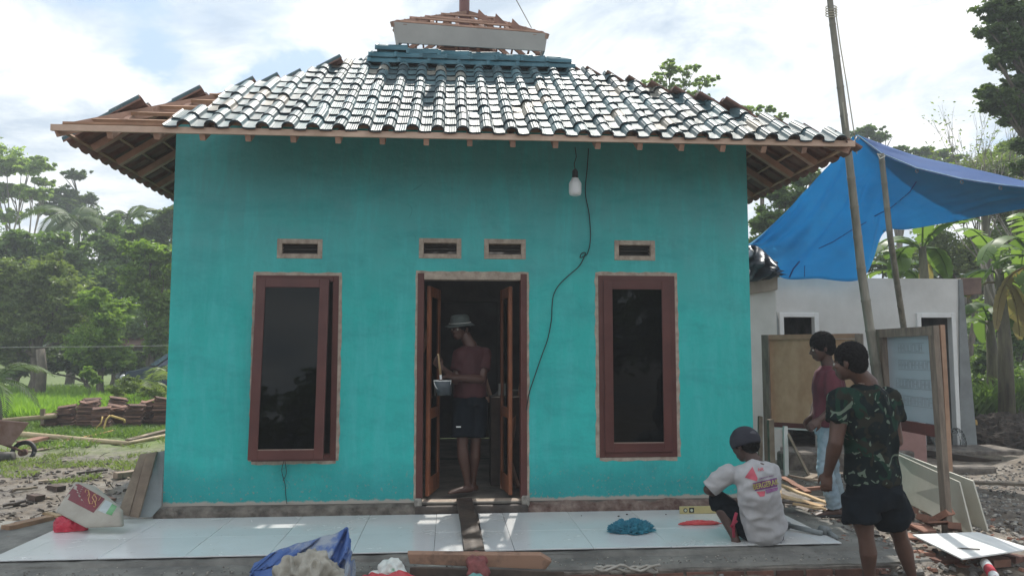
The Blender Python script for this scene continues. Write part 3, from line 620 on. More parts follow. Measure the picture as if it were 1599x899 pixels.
tree('bushy tree with sunlit yellow-green shoots beside the large olive tree',G0(160,24.5),[cl(150,470,24.5,32,20),cl(175,500,24,28,22),cl(150,530,24,34,28),cl(195,480,25,22,18),cl(130,555,24,28,20),cl(180,555,24.5,30,22)],10000,.19,'bright',.13,asp=.4)
tree('dense mid green thicket at the left edge below the feathery tree',G0(20,32),[cl(-10,400,32,50,50),cl(40,400,32,40,36),cl(90,400,32,44,34),cl(130,420,32,36,40),cl(20,480,32,60,50),cl(100,500,32,60,50),cl(170,500,32,50,50),cl(230,520,31.5,50,50)],15000,.3,'mid',.15,cat='thicket',name='thicket')
tree('low dark bush under the trees between olive tree and tiled hut',G0(150,27),[cl(90,560,27,40,22),cl(150,565,27,40,20),cl(30,570,27,40,20),cl(200,560,27,26,20)],9000,.2,'dark',.1,cat='bush',name='bush')
def palm(label,base,top,fr,ln,lm='palm',group=None,seed=1,trunk_r=.16,cat='palm tree',lw=.05,k=30,name='coconut_palm',el=(-.3,1.1)):
    rr=random.Random(seed); rng=np.random.default_rng(seed); t=thing(name,label,cat,base,group)
    b=Vector(base); tp=Vector(top); mb=MB(); pts=[b.lerp(tp,i/10)+Vector((math.sin(i/10*PI)*.25*trunk_r*6,0,0)) for i in range(11)]
    mb.tube(pts,[trunk_r*(1.3-.6*i/10) for i in range(11)],9); part('trunk',mb,BARK,t,smooth=True)
    for q in range(fr):
        az=2*PI*q/fr+rr.uniform(-.3,.3); e=rr.uniform(*el); d=Vector((math.cos(az)*math.cos(e),math.sin(az)*math.cos(e),math.sin(e))); l=ln*rr.uniform(.8,1.1)
        P=[];dd=d.copy();p=tp.copy()
        for i in range(k+1):
            P.append(p.copy()); p=p+dd*(l/k); dd=(dd+Vector((0,0,-1.9/k*(1.2 if e>.3 else .8)))).normalized()
        V=[]
        for i in range(2,k+1):
            ax=(P[i]-P[i-1]).normalized(); sd_=ax.cross(Vector((0,0,1))).normalized()
            ll=l*.26*math.sin(PI*min(1,(i/k)*.8+.18))**.7
            for s_ in (-1,1):
                tipd=(sd_*s_*.8+ax*.55+Vector((0,0,-.45+rr.uniform(-.15,.1)))).normalized(); c=P[i]; e1=c+tipd*ll; mid=c+tipd*ll*.45+Vector((0,0,ll*.05)); w_=ax*lw
                V.append([c,mid+w_,e1,mid-w_])
        V=np.array([[list(x) for x in r] for r in V]); fo=part('frond',quads_mesh('frond',V,LM[lm],np.full(len(V),rr.random())*.7+rng.random(len(V))*.3),None,t); WL[fo]=Vector((0,0,0))
        mb=MB(); mb.tube(P[::3]+[P[-1]],[.03*trunk_r/.16*(1-.8*i/len(P[::3])) for i in range(len(P[::3])+1)],4); o=bpy.data.objects.new('rib',mb.mesh('rib',LM['olive'])); COL.objects.link(o); o.parent=fo
    return t
palm('coconut palm with drooping fronds rising between the umbrella tree and the olive tree',G0(110,38),P3(118,345,38),13,2.9,seed=3,lw=.07)
palm('coconut palm with spread crown against the sky left of the house roof',G0(200,42),P3(201,340,42),11,1.9,seed=5,lw=.06)
palm('coconut palm half hidden by the roof corner, its fronds drooping left',G0(262,38),P3(255,335,38),11,2.1,seed=8,lw=.06)
palm('young palm with yellow-green feathered fronds at the left edge above the grass',G0(-5,15.5),P3(-12,600,15.5),9,1.35,seed=9,trunk_r=.07,lw=.018,cat='palm',name='young_palm',k=26,el=(.2,1.1))
palm('small palm clump with thin pale fronds in front of the tiled hut',G0(232,21),P3(232,600,21),12,1.25,lm='olive',seed=12,trunk_r=.05,lw=.018,cat='palm',name='young_palm',k=22,el=(.1,1.2))
tree('thin shrub with yellowish leaves in the grass near the house corner',G0(215,19.5),[cl(205,602,19.5,26,13),cl(240,612,19.5,24,12),cl(178,612,19.5,18,9)],2600,.11,'olive',.02,cat='shrub',name='shrub',asp=.25)
tree('small bright green shrub in the middle of the grass field',G0(140,22),[cl(138,585,22,12,10),cl(150,592,22,8,7)],700,.14,'bright',.02,cat='shrub',name='shrub')
mb=MB(); mb.tube([G0(64,24),P3(66,575,24),P3(63,545,24)],[.16,.13,.12],9); single('tree_stump',mb,BARK,'short dark trunk standing in the grass below the large olive tree','tree stump',smooth=True)
# --- behind the roof and right side
tree('airy feathery tree rising behind the right slope of the roof',G0(1060,24),[cl(1040,112,24,26,9),cl(1075,108,24,24,8),cl(1100,128,24,24,9),cl(1022,126,24,20,7),cl(1062,135,24,30,10),cl(1085,150,24,24,8),cl(1045,98,24,12,5)],2800,.15,'feather',.10,asp=.45,fork=.8)
tree('light green feathery tree just above the right end of the roof',G0(1190,25),[cl(1165,172,25,22,8),cl(1195,170,25,18,7),cl(1215,185,25,18,6),cl(1180,188,25,26,8)],2000,.15,'feather',.10,asp=.45,fork=.8)
tree('leafy tree seen between the right eave and the blue tarp',G0(1230,20),[cl(1200,345,20,30,22),cl(1235,310,20,30,24),cl(1195,385,20,30,26),cl(1260,280,20,26,18),cl(1210,300,20,24,14)],8000,.16,'mid',.12,asp=.5)
tree('spreading rain tree standing behind the top of the blue tarp',G0(1400,38),[cl(1350,205,38,24,9),cl(1372,215,38,22,8),cl(1400,240,38,26,10),cl(1440,238,38,24,9),cl(1470,240,38,22,9),cl(1370,250,38,28,10),cl(1435,255,38,40,12),cl(1340,225,38,18,9),cl(1490,248,38,20,9)],8000,.27,'mid',.22,asp=.5,fork=.7)
tree('big dark tree with drooping leaf clusters filling the right edge against the sky',(14.2,13.8,.1),[cl(1590,20,14,48,30),cl(1556,12,14,34,22),cl(1545,48,14,22,18),cl(1572,60,14,34,24),cl(1588,85,14,38,26),cl(1560,95,14,26,20),cl(1595,130,14,30,22),cl(1552,150,14,30,19),cl(1575,165,14,30,22),cl(1588,180,14,30,22),cl(1600,225,14,26,20),cl(1590,262,14,18,16),cl(1640,120,14,50,100)],24000,.12,'dark',.2,asp=.5,shell=.3,fork=.5,droop=.5,up=.3)
# bare branching tree
t=thing('bare_tree','nearly leafless pale tree with thin upright twigs behind the banana plants','tree',G0(1590,17)); rr=random.Random(21); mb=MB()
def twig(p,d,l,r,n):
    q=p+d*l; mb.tube([p,(p+q)/2+Vector((rr.uniform(-1,1),rr.uniform(-1,1),0))*l*.06,q],[r,r*.85,r*.65],5)
    if n==0: tips.append(q); return
    for k in range(rr.choice((2,3))):
        a=rr.uniform(.12,.4); az=rr.uniform(0,2*PI); x,_,z=basis(d); nd=(d*math.cos(a)+(x*math.cos(az)+z*math.sin(az))*math.sin(a)+Vector((0,0,.12))).normalized(); twig(q,nd,l*rr.uniform(.6,.82),r*.62,n-1)
tips=[]; b0=Vector(G0(1592,17))
for dx in (-.3,.3): twig(b0+Vector((dx,0,0)),Vector((dx*.15,0,1)).normalized(),2.35,.045,5)
part('trunk',mb,BARKP,t,smooth=True); rng=np.random.default_rng(5)
cpts=np.array([list(tips[i%len(tips)]) for i in range(500)])+rng.normal(size=(500,3))*.12
part('crown',quads_mesh('crown',leafmesh('c',cpts,.5,.1,.4,None,rng),LM['olive'],rng.random(500)),None,t)
for (px,Y,lab,lm,cls,n) in ((1585,17,'dense green thicket at the right edge behind the banana plants','mid',[cl(1590,600,16,40,40),cl(1550,560,17,34,34),cl(1600,520,17,40,40),cl(1570,640,15.5,40,24),cl(1530,600,17,24,50),cl(1590,430,18,40,50),cl(1560,480,18,36,40)],14000),
        (1500,21,'grey-green tree behind the banana plants to the right of the outbuilding','olive',[cl(1500,320,21,50,34),cl(1560,270,21,56,44),cl(1530,300,21,40,34),cl(1599,300,21,40,50),cl(1590,350,21,44,40),cl(1460,380,21,40,30),cl(1520,400,21,60,40),cl(1590,230,22,30,20)],22000),
        (1380,22,'dark tree behind the low tarp edge and the outbuilding wall','dark',[cl(1380,400,22,50,30),cl(1440,420,22,50,34),cl(1320,400,22,40,40),cl(1500,450,22,50,50),cl(1250,420,22,60,50)],9000)):
    tree(lab,G0(px,Y),cls,n,.15,lm,.12,asp=.5)
# banana plants
DRYB=LM['dry']
def bleaf(mb,p,az,e,l,w_,rr,droop=1.6,tear=.12,vals=None):
    k=22; d=Vector((math.cos(az)*math.cos(e),math.sin(az)*math.cos(e),math.sin(e))); P=[];q=Vector(p)
    for i in range(k+1): P.append(q.copy()); q=q+d*(l/k); d=(d+Vector((0,0,-droop/k))).normalized()
    mb.tube(P[::3],[.022*(1-.1*i) for i in range(len(P[::3]))],5,m=0)
    for s_ in (-1,1):
        seg=[];
        for i in range(3,k+1):
            ax=(P[i]-P[i-1]).normalized(); sd_=ax.cross(Vector((0,0,1))).normalized(); f=(i-3)/(k-3); ww=w_*math.sin(PI*min(1,f*.93+.05))**.55
            o=sd_*s_*ww*.94+Vector((0,0,-1))*ww*.28+ax*ww*.12
            if rr.random()<tear and seg: 
                seg.append((P[i],P[i]+o*.9+Vector((0,0,-.03)))); flush(mb,seg,s_); seg=[(P[i]+ax*.004,P[i]+o+ax*.05)]
            else: seg.append((P[i],P[i]+o))
        flush(mb,seg,s_)
def flush(mb,seg,s_):
    if len(seg)>1: mb.grid([[a,a.lerp(b,.5)+Vector((0,0,.012)),b] for a,b in (seg if s_>0 else seg[::-1])])
def banana(label,x,y,h,leaves,seed,dead=2):
    rr=random.Random(seed); z=gz(x,y); t=thing('banana_plant',label,'banana plant',(x,y,z),'banana plants behind the outbuilding'); mb=MB(); mb.tube([(x,y,z-.1),(x+.04,y,z+h*.5),(x,y,z+h)],[.15,.12,.07],12)
    part('trunk',mb,mat('banana_stem%d'%seed if False else 'banana_stem',(.16,.15,.09),(.07,.06,.045),scale=4,rough=.7,stretch=(3,3,.5)),t,smooth=True)
    for k in range(leaves):
        m=MB(); az=2*PI*k/leaves+rr.uniform(-.4,.4)+1.0; bleaf(m,(x,y,z+h-.1),az,rr.uniform(.5,1.3),rr.uniform(1.1,1.6),rr.uniform(.2,.27),rr,droop=rr.uniform(2.0,3.4),tear=.2)
        me=m.mesh('leaf',LM['banana'],True); a=me.attributes.new('leafv','FLOAT','POINT'); a.data.foreach_set('value',[rr.random()]*len(me.vertices)); part('leaf',me,None,t)
    for k in range(dead):
        m=MB(); az=rr.uniform(0,2*PI); bleaf(m,(x,y,z+h-.25),az,.2,1.5,.16,rr,droop=3.6,tear=.3); me=m.mesh('dry_leaf',DRYB,True); a=me.attributes.new('leafv','FLOAT','POINT'); a.data.foreach_set('value',[rr.random()*.7]*len(me.vertices)); part('dry_leaf',me,None,t)
def bananaat(lab,px,Y,top,leaves,seed,dead=2): p=atY(px,top,Y); banana(lab,p.x,Y,p.z-gz(p.x,Y),leaves,seed,dead)
bananaat('banana plant with broad torn leaf hanging over the wall, left of the brown block',1440,15.0,385,8,31,1)
bananaat('banana plant with dark leaning trunk and withered leaves right of the outbuilding',1560,13.6,420,7,32,4)
bananaat('tall banana plant at the right edge with a yellowing leaf catching the sun',1612,12.6,395,8,33,1)
bananaat('banana plant with dark green leaves low beside the corner of the outbuilding',1545,15.0,500,7,34,0)
bananaat('banana plant whose single leaf tip shows above the tarp near the bare twigs',1535,17.5,300,6,35,0)
bananaat('small banana plant with lime leaves just right of the thin bamboo pole',1400,16.5,420,7,36,0)
# ground cover
def V0(px,y): return atY(px,640,y).x
def blades(name,xr,n,h,lm,wd,seed,label=None,f=None,lean=.35):
    rng=np.random.default_rng(seed); pts=[]
    while len(pts)<n:
        x,y=xr(rng); 
        if (f is None or f(x,y,rng)) and not (name=='tall_grass' and y<18.6 and x>V0(70,y)): pts.append((x,y,gz(x,y)-.02))
    p=np.array(pts); a=rng.random(n)*2*PI; s=np.stack([np.cos(a),np.sin(a),np.zeros(n)],1); hh=h*(.4+.9*rng.random((n,1))); ln=rng.normal(size=(n,3))*lean; ln[:,2]=1; tip=p+ln*hh; mid=p+ln*hh*.5+np.array([0,0,1])*hh*.1
    V=np.empty((n,4,3)); V[:,0]=p; V[:,1]=mid+s*wd; V[:,2]=tip; V[:,3]=mid-s*wd
    clump=np.array([mnoise.noise(Vector((q[0]*.5,q[1]*.5,3)))*.5+.5 for q in pts])
    part(name,quads_mesh(name,V,LM[lm],clump*.7+rng.random(n)*.3),None,None,kind='stuff')
def fieldxy(rng):
    y=17.2+rng.random()**1.5*12; k=y/F; px=rng.uniform(-60,330); v=atY(px,600,y); return v.x,y
blades('tall_grass',fieldxy,42000,.36,'grass',.014,1)
def weed(rng):
    y=rng.uniform(12.3,17.6); v=atY(rng.uniform(-40,300),640,y); return v.x,y
blades('weeds',weed,16000,.11,'mid',.012,2,f=lambda x,y,r: mnoise.noise(Vector((x*.9,y*.9,0)))+ (y-13.8)*.22>r.random()*.5,lean=.7)
def weed2(rng):
    y=rng.uniform(9.5,13.2); v=atY(rng.uniform(-40,270),640,y); return v.x,y
blades('sparse_weeds',weed2,3600,.07,'olive',.007,3,f=lambda x,y,r: mnoise.noise(Vector((x*1.3,y*1.3,7)))>.12,lean=.9)
def rweed(rng):
    y=rng.uniform(14,20); v=atY(rng.uniform(1490,1650),640,y); return v.x,y
blades('undergrowth',rweed,7000,.5,'mid',.03,4,lean=.6)
# a strip of trees behind the photographer, seen only as reflections in the window glass
rng=np.random.default_rng(77); cb_=[]; mb=MB()
for (x,y,h) in tuple((xx,-11-abs(xx)*.1,3.2) for xx in range(-14,15,3))+((-9,-14,6.5),(-2.5,-17,8),(4,-15,6),(10,-18,8.5),(-16,-19,9)):
    cb_+=[(x,y,h*.7,2.6,2.2,1.8),(x-1.6,y,h*.55,1.8,1.8,1.4),(x+1.7,y,h*.6,1.9,1.8,1.5),(x+.3,y,h*.95,1.6,1.6,1.2)]
c,v=crown_pts(cb_,60000,rng,.1); part('woodland',quads_mesh('woodland',leafmesh('w',c,.6,.3,.5,None,rng),LM['dark'],v),None,None,kind='stuff')
# ---------------- far woodland closing the view ----------------
rng=np.random.default_rng(55); cl_=[]
rr=random.Random(60)
for i in range(46):
    x=-52+i*2.6+rr.uniform(-1,1); y=58+rr.uniform(-4,6); h=rr.uniform(5,9); cl_.append((x,y,h*.45,3.2,2.6,h*.5))
for i in range(14):
    x=9+i*1.6+rr.uniform(-.6,.6); y=26+rr.uniform(-1,3); h=rr.uniform(3.,5.2); cl_.append((x,y,h*.42,1.6,1.4,h*.5))
c,v=crown_pts(cl_,52000,rng,.3); part('woodland',quads_mesh('woodland',leafmesh('w',c,.6,.55,.5,None,rng),LM['mid'],v),None,None,kind='stuff')
# ---------------- props: helpers ----------------
def V(px,py,Y): return atY(px,py,Y)
def plank(name,p,q,w_,h,m,label,cat='plank',up=(0,0,1),group=None,seed=0):
    """a sawn board with uneven ends"""
    mb=MB(); p=Vector(p);q=Vector(q); x,d,z=basis(q-p,up); l=(q-p).length; r2=random.Random(seed or int(p.x*100+q.y*37)); n=6; P=[]
    for i in range(n+1):
        c=p+d*(l*i/n)+z*r2.uniform(-.004,.004)*(0<i<n); ww=w_*.5*r2.uniform(.96,1.03); P.append([c-x*ww-z*h/2,c+x*ww-z*h/2,c+x*ww+z*h/2,c-x*ww+z*h/2,c-x*ww-z*h/2])
    mb.grid(P); mb.add(P[0][:4],[(3,2,1,0)]); mb.add([v+d*r2.uniform(-.012,.012) for v in P[-1][:4]],[(0,1,2,3)])
    return single(name,mb,m,label,cat,group=group,bevel=.002)
def crumple(c,rx,ry,h,seed,nu=64,nv=26,amp=.3,sq=.8,freq=2.2,ridge=True,lean=(0,0)):
    """a crumpled lump of cloth or film lying on something: a low dome with folds pushed in along its normals"""
    P=[];c=Vector(c); nu=max(nu,90); nv=max(nv,36); mr=(rx+ry+h)/3
    for j in range(nv+1):
        t=j/nv*PI/2; r_=[]
        for i in range(nu+1):
            a=2*PI*(i%nu)/nu; ed=1+.35*mnoise.fractal(Vector((math.cos(a)*1.3,math.sin(a)*1.3,seed)),1,2,3)
            st=math.sin(t)**sq if sq!=1 else math.sin(t)
            p=Vector((math.cos(a)*st*ed,math.sin(a)*st*ed,math.cos(t)**.8)); n=Vector((p.x,p.y,p.z*1.3+.2)).normalized()
            q=(p+n*.25*mnoise.noise(p*1.3+Vector((seed,0,0))))*freq*.8+Vector((seed*7.3,seed,0)); q=q+Vector((mnoise.noise(q*.7+Vector((9,0,0))),mnoise.noise(q*.7+Vector((0,9,0))),0))*.8
            f=(.32-abs(mnoise.noise(q))*1.2)+(.16-abs(mnoise.noise(q*2.1))*.6)+(.08-abs(mnoise.noise(q*4.3))*.3 if ridge else 0)
            o=n*f*amp*.75; k=1 if j<nv else .0
            r_.append((c.x+(p.x+o.x*k)*rx+lean[0]*p.z*h,c.y+(p.y+o.y*k)*ry+lean[1]*p.z*h,c.z+max(.002,(p.z+o.z*k)*h)))
        P.append(r_)
    mb=MB(); mb.grid(P); mb.f=[f[::-1] for f in mb.f]; return mb
# ---------------- outbuilding ----------------
WG=mat('whitewashed_plaster',(.72,.71,.68),(.58,.57,.54),scale=1.6,rough=.85,bump=.15,detail=8,world=True)
OY=11.8; a=V(1204,433,OY); b=V(1500,433,OY); OZ=a.z; OX0,OX1=a.x,b.x; gz0=.1
ob=thing('outbuilding','low unroofed whitewashed outbuilding with two dark doorways under the blue tarp','outbuilding',((OX0+OX1)/2,OY,.15))
d1=(V(1216,488,OY),V(1284,700,OY)); d2=(V(1430,488,OY),V(1496,700,OY)); zt=d1[0].z
mb=MB(); holed(mb,OX0,OX1,gz0,OZ,OY,OY+.12,[(d1[0].x,d1[1].x,gz0+.12,zt),(d2[0].x,d2[0].x+.655,gz0+.12,zt)],0,0); part('wall',mb,WG,ob)
mb=MB(); mb.bx(OX0,OX0+.12,OY+.12,OY+2.6,gz0,OZ-.05); mb.bx(OX1-.12,OX1,OY+.12,OY+2.6,gz0,OZ-.05); mb.bx(OX0,OX1,OY+2.6,OY+2.72,gz0,OZ-.05); mb.bx((OX0+OX1)/2-.1,(OX0+OX1)/2,OY+.12,OY+2.6,gz0,OZ-.05); part('wall',mb,CONC,ob)
mb=MB(); mb.bx(OX0+.12,OX1-.12,OY+.121,OY+2.6,OZ-.4,OZ-.3); part('light_block_slab',mb,CONC,ob)  # hidden slab added to keep skylight out of the doorways
for (x0,x1) in ((d1[0].x,d1[1].x),(d2[0].x,d2[0].x+.655)):
    part('door_frame',frame(x0,x1,gz0+.12,zt,.07,OY-.03,OY+.09,0,False),WHITE,ob,bevel=.004)
mb=MB(); p=V(1499,433,OY-.02); mb.prism([V(1498,436,OY-.03),V(1503,436,OY-.03),V(1527,704,OY-.03),V(1500,704,OY-.03)],(0,.2,0)); part('pilaster',mb,CEM,ob,label='bare grey cement pilaster at the right corner')
mb=MB(); mb.prism([V(1204,470,OY-.004),V(1212,484,OY-.004),V(1216,500,OY-.004),V(1218,560,OY-.004),V(1214,680,OY-.004),V(1200,680,OY-.004)],(0,.003,0)); part('bare_patch',mb,CEM,ob)
mb=MB(); mb.bx(OX0-.2,OX1+.35,OY-.75,OY-.031,-.1,.27); mb.bx(OX0-.2,OX1+.45,OY-1.0,OY-.751,-.1,.18); part('plinth',mb,CONCD,ob,bevel=.02)
mb=MB(); a=V(1158,440,10.9); b=V(1211,440,10.9); mb.bx(a.x,b.x,10.9,11.02,gz0,a.z); mb.bx(b.x-.12,b.x-.001,11.02,OY,gz0,a.z-.001); part('wall',mb,WG,ob,label='short whitewashed side wall')
mb=MB(); mb.prism([V(1166,460,10.8),V(1166,436,10.8),V(1215,428,10.8),V(1215,452,10.8)],(0,.28,0)); single('timber_block',mb,mat('pale_wood_block',(.42,.36,.3),(.3,.25,.2),scale=5,rough=.85,bump=.2),'pale wooden block lying on the side wall of the outbuilding next to the house','timber block',bevel=.01)
mb=MB(); mb.prism([V(1501,461,11.9),V(1501,434,11.9),V(1533,433,11.9),V(1533,459,11.9)],(0,.2,0)); single('brown_board',mb,mat('brown_board',(.2,.13,.1),(.13,.085,.07),scale=5),'brown square board end sticking out at the upper right corner of the outbuilding','board',bevel=.006)
mb=MB(); mb.box(V(1502,470,11.85),(.12,.1,.14)); part('wall_end',mb,CONC,ob,bevel=.02)
# ---------------- tarp ----------------
def tarpmat(name,c,c2,tr):
    m=mat(name,c,c2,scale=1.5,rough=.5,bump=.12,bscale=14,world=True); t=m.node_tree; b=t.nodes['Principled BSDF']; o=[n for n in t.nodes if n.type=='OUTPUT_MATERIAL'][0]
    ts=N(t,'ShaderNodeBsdfTranslucent'); L(t,b.inputs['Base Color'].links[0].from_socket,ts.inputs[0]); mx=N(t,'ShaderNodeMixShader'); mx.inputs[0].default_value=tr; L(t,b.outputs[0],mx.inputs[1]); L(t,ts.outputs[0],mx.inputs[2]); L(t,mx.outputs[0],o.inputs[0]); return m
def sheet(A,B,n,m_,amp,seed,sag=0):
    def ip(S,u):
        u=u*(len(S)-1); i=min(int(u),len(S)-2); f=u-i; g=lambda k:V(*S[max(0,min(len(S)-1,k))]); p0,p1,p2,p3=g(i-1),g(i),g(i+1),g(i+2)
        return .5*((2*p1)+(p2-p0)*f+(2*p0-5*p1+4*p2-p3)*f*f+(3*p1-p0-3*p2+p3)*f**3)
    P=[]
    for i in range(n+1):
        u=i/n; a,b=ip(A,u),ip(B,u); r=[]
        for j in range(m_+1):
            v=j/m_; p=a.lerp(b,v); w_=math.sin(PI*v); q=mnoise.fractal(Vector((u*7+v*2.5,v*1.3,seed)),1,2,4); q2=mnoise.noise(Vector((u*22+v*9,v*2,seed+4)))-.8*abs(mnoise.noise(Vector((u*13-v*7,v*5,seed+8))))
            p=p+Vector((0,1,.15))*(amp*(q+.25*q2)*(.25+w_)+sag*w_); r.append(p)
        P.append(r)
    mb=MB(); mb.grid(P); return mb
TT=[(1172,383,11.3),(1215,343,10.9),(1258,297,10.5),(1300,252,10.1),(1338,211,9.8),(1375,239,9.8),(1430,262,9.6),(1500,279,9.3),(1560,288,9.0),(1640,297,8.7)]
TB=[(1173,387,11.3),(1190,405,11.4),(1222,434,11.5),(1275,435,11.5),(1345,434,11.4),(1380,365,11.0),(1420,358,10.6),(1490,346,10.1),(1560,333,9.5),(1640,319,9.0)]
tp=thing('tarp','large translucent blue tarpaulin strung over bamboo poles above the outbuilding','tarp',(OX0+1,10,3))
mt=tarpmat('blue_tarp',(.065,.43,.69),(.055,.37,.62),.55)
o=part('main_sheet',sheet(TT,TB,110,34,.16,2,.12),mt,tp,smooth=True); so_=o.modifiers.new('s','SOLIDIFY'); so_.thickness=.004
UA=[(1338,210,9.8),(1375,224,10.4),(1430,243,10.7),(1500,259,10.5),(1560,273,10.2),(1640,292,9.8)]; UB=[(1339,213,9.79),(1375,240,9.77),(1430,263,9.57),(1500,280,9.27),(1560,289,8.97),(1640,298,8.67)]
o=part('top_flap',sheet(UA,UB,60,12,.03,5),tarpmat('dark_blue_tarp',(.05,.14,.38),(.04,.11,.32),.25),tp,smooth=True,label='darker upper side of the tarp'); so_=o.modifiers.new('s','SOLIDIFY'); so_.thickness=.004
mb=MB(); mb.tube([V(*p)+Vector((0,-.012,-.005)) for p in TT[4:]],.009,6); part('hem_cord',mb,mat('pale_hem',(.35,.5,.6)),tp,smooth=True)
for pts,r_ in (([(1278,388),(1300,378),(1325,362),(1352,347)],.007),([(1232,433),(1238,420),(1248,408)],.012),([(1365,338),(1390,325),(1420,300),(1430,284)],.008),([(1256,432),(1256,415)],.006)):
    bv=BVHTree.FromPolygons([tuple(v) for v in []],[]) if False else None
    mb=MB(); 
    ptsw=[]
    for (px,py) in pts:
        r=ray(px,py); h=tarp_bvh.ray_cast(Vector((0,0,CZ)),r) if 'tarp_bvh' in globals() else None
        if h is None:
            sm_=sheet(TT,TB,110,34,.16,2,.12); tarp_bvh=BVHTree.FromPolygons([Vector(v) for v in sm_.v],sm_.f); h=tarp_bvh.ray_cast(Vector((0,0,CZ)),r)
        if h[0] is not None: ptsw.append(h[0]+Vector((0,-.012,0)))
    if len(ptsw)>1: mb.tube(ptsw,r_,5); part('fold_crease',mb,bpy.data.materials['dark_blue_tarp'],tp,smooth=True)
mb=MB()
for (px,py,Y) in TT[4:9]+TB[5:9]:
    p=V(px,py,Y)+Vector((0,-.02,(.05 if (px,py,Y) in TB else -.05))); mb.tube([p+Vector((math.cos(a)*.02,0,math.sin(a)*.02)) for a in [2*PI*i/10 for i in range(11)]],.006,5)
part('eyelet',mb,CEM,tp)
mb=MB(); mb.tube([V(1338,213,9.75),V(1333,222,9.0),V(1326,228,7.4)],.006,5); mb.tube([V(1376,243,9.66),V(1370,240,9.63),V(1374,248,9.63),V(1382,244,9.66)],.008,5); part('tie_rope',mb,WHITEP,tp)
# dark plastic bundle beside the tarp corner
A=[(1166,384,10.75),(1180,383,10.7),(1195,394,10.7),(1206,404,10.7),(1216,417,10.75),(1219,425,10.8)]; B=[(1166,440,10.75),(1176,440,10.6),(1188,438,10.7),(1198,436,10.6),(1208,433,10.7),(1217,430,10.75)]
mb=sheet(A,B,50,20,.3,9,-.12); o=single('plastic_sheet',mb,mat('black_plastic_sheet',(.045,.06,.075),(.03,.035,.045),scale=3,rough=.35,bump=.1),'crumpled black plastic sheet heaped on the side wall below the tarp corner','plastic sheet',smooth=True); so_=o.modifiers.new('s','SOLIDIFY'); so_.thickness=.005
# ---------------- bamboo poles ----------------
def bamboo(name,pts,r0,r1,m,label,cat='bamboo pole',group=None,node=.32):
    pts=[Vector(p) for p in pts]; P=[];Rr=[]; L0=0; tot=sum((pts[i+1]-pts[i]).length for i in range(len(pts)-1)); nxt=node*.6
    for i in range(len(pts)-1):
        a,b=pts[i],pts[i+1]; l=(b-a).length; P.append(a); Rr.append(r0+(r1-r0)*L0/tot)
        while nxt<L0+l:
            for dd,k in ((-.02,1),(-.006,1.09),(.004,1.09),(.016,1.0)):
                f=(nxt+dd-L0)/l
                if 0<f<1: P.append(a.lerp(b,f)); Rr.append((r0+(r1-r0)*nxt/tot)*k)
            nxt+=node*(.9+.2*random.Random(int(nxt*100)).random())
        L0+=l
    P.append(pts[-1]); Rr.append(r1); mb=MB(); mb.tube(P,Rr,12); return single(name,mb,m,label,cat,smooth=True,group=group)
bamboo('bamboo_pole',[V(1404,805,7.25),V(1370,590,7.25),V(1346,430,7.25),V(1322,215,7.25),V(1299,30,7.25),V(1292,-40,7.25)],.052,.028,BAMBOO,'tall grey bamboo pole passing the right roof corner and reaching above the frame')
bamboo('bamboo_pole',[V(1434,700,10.5),V(1411,510,10.5),V(1390,370,9.75),V(1376,240,9.68)],.045,.036,BAMBOO,'thinner bamboo pole propping the middle of the blue tarp')
mb=MB(); mb.tube([V(1304,12,7.2),V(1312,70,7.2),V(1322,130,7.2),V(1334,208,7.2),V(1338,240,7.4)],.006,5); mb.tube([V(1316,160,7.19),V(1321,200,7.19)],.008,5)
for k in range(4): mb.tube([V(1298+math.cos(a_)*9,12+k*4+math.sin(a_)*3,7.25-math.sin(a_)*.06) for a_ in [2*PI*i/10 for i in range(11)]],.006,5)
single('rope',mb,mat('pale_rope',(.5,.46,.36)),'thin rope tied near the top of the tall bamboo pole and running down beside it','rope')
# ---------------- notice boards ----------------
GW2=mat('grey_timber',(.26,.21,.165),(.15,.12,.095),scale=6,rough=.85,bump=.25,stretch=(3,3,.6),rnd=.1)
PLY=mat('plywood_back',(.60,.38,.24),(.45,.26,.15),scale=3,rough=.75,bump=.1,stretch=(2,2,1),detail=8)
MARO=mat('dark_red_rail',(.14,.035,.03),(.1,.028,.025),scale=4,rough=.6)
b1=thing('notice_board','notice board on posts seen from its brown plywood back, left of the standing men','notice board',(4.1,9.3,.2))
L0,L1=V(1196,524,9.6),V(1342,518,8.9); up_=Vector((0,0,1)); dr=(L1-L0); nrm=Vector((dr.y,-dr.x,0)).normalized()
def onb(u,z,off=0): p=L0.lerp(L1,u); return Vector((p.x,p.y,z))+nrm*off
zt1=L0.z; zb=V(1205,660,9.55).z
mb=MB(); mb.prism([onb(.03,zb),onb(.97,zb),onb(.97,zt1-.05),onb(.03,zt1-.05)],-nrm*.012); part('panel',mb,PLY,b1)
for u in (.0,1.): mb=MB(); mb.bar(onb(u,.12,.03),onb(u,zt1+.01,.03),.085,.06,up=nrm); part('post',mb,GW2,b1)
mb=MB(); mb.bar(onb(.0,zt1-.02,.0),onb(1,zt1-.015,.0),.05,.06); part('top_rail',mb,WOOD,b1)
mb=MB(); mb.bar(onb(.02,zb-.02,-.0),onb(1,zb-.02,-.0),.03,.06); part('bottom_rail',mb,MARO,b1)
mb=MB(); mb.bar(onb(.02,zb-.062,-.0),onb(1,zb-.062,-.0),.03,.02); part('white_edge',mb,WHITE,b1)
mb=MB(); mb.bar(onb(.62,zb,.012),onb(.62,zt1-.06,.012),.04,.02,up=nrm); part('batten',mb,GW2,b1)
b2=thing('notice_board','white notice board with pencilled ruled lines in a rough grey timber frame','notice board',(4.3,6.8,.2))
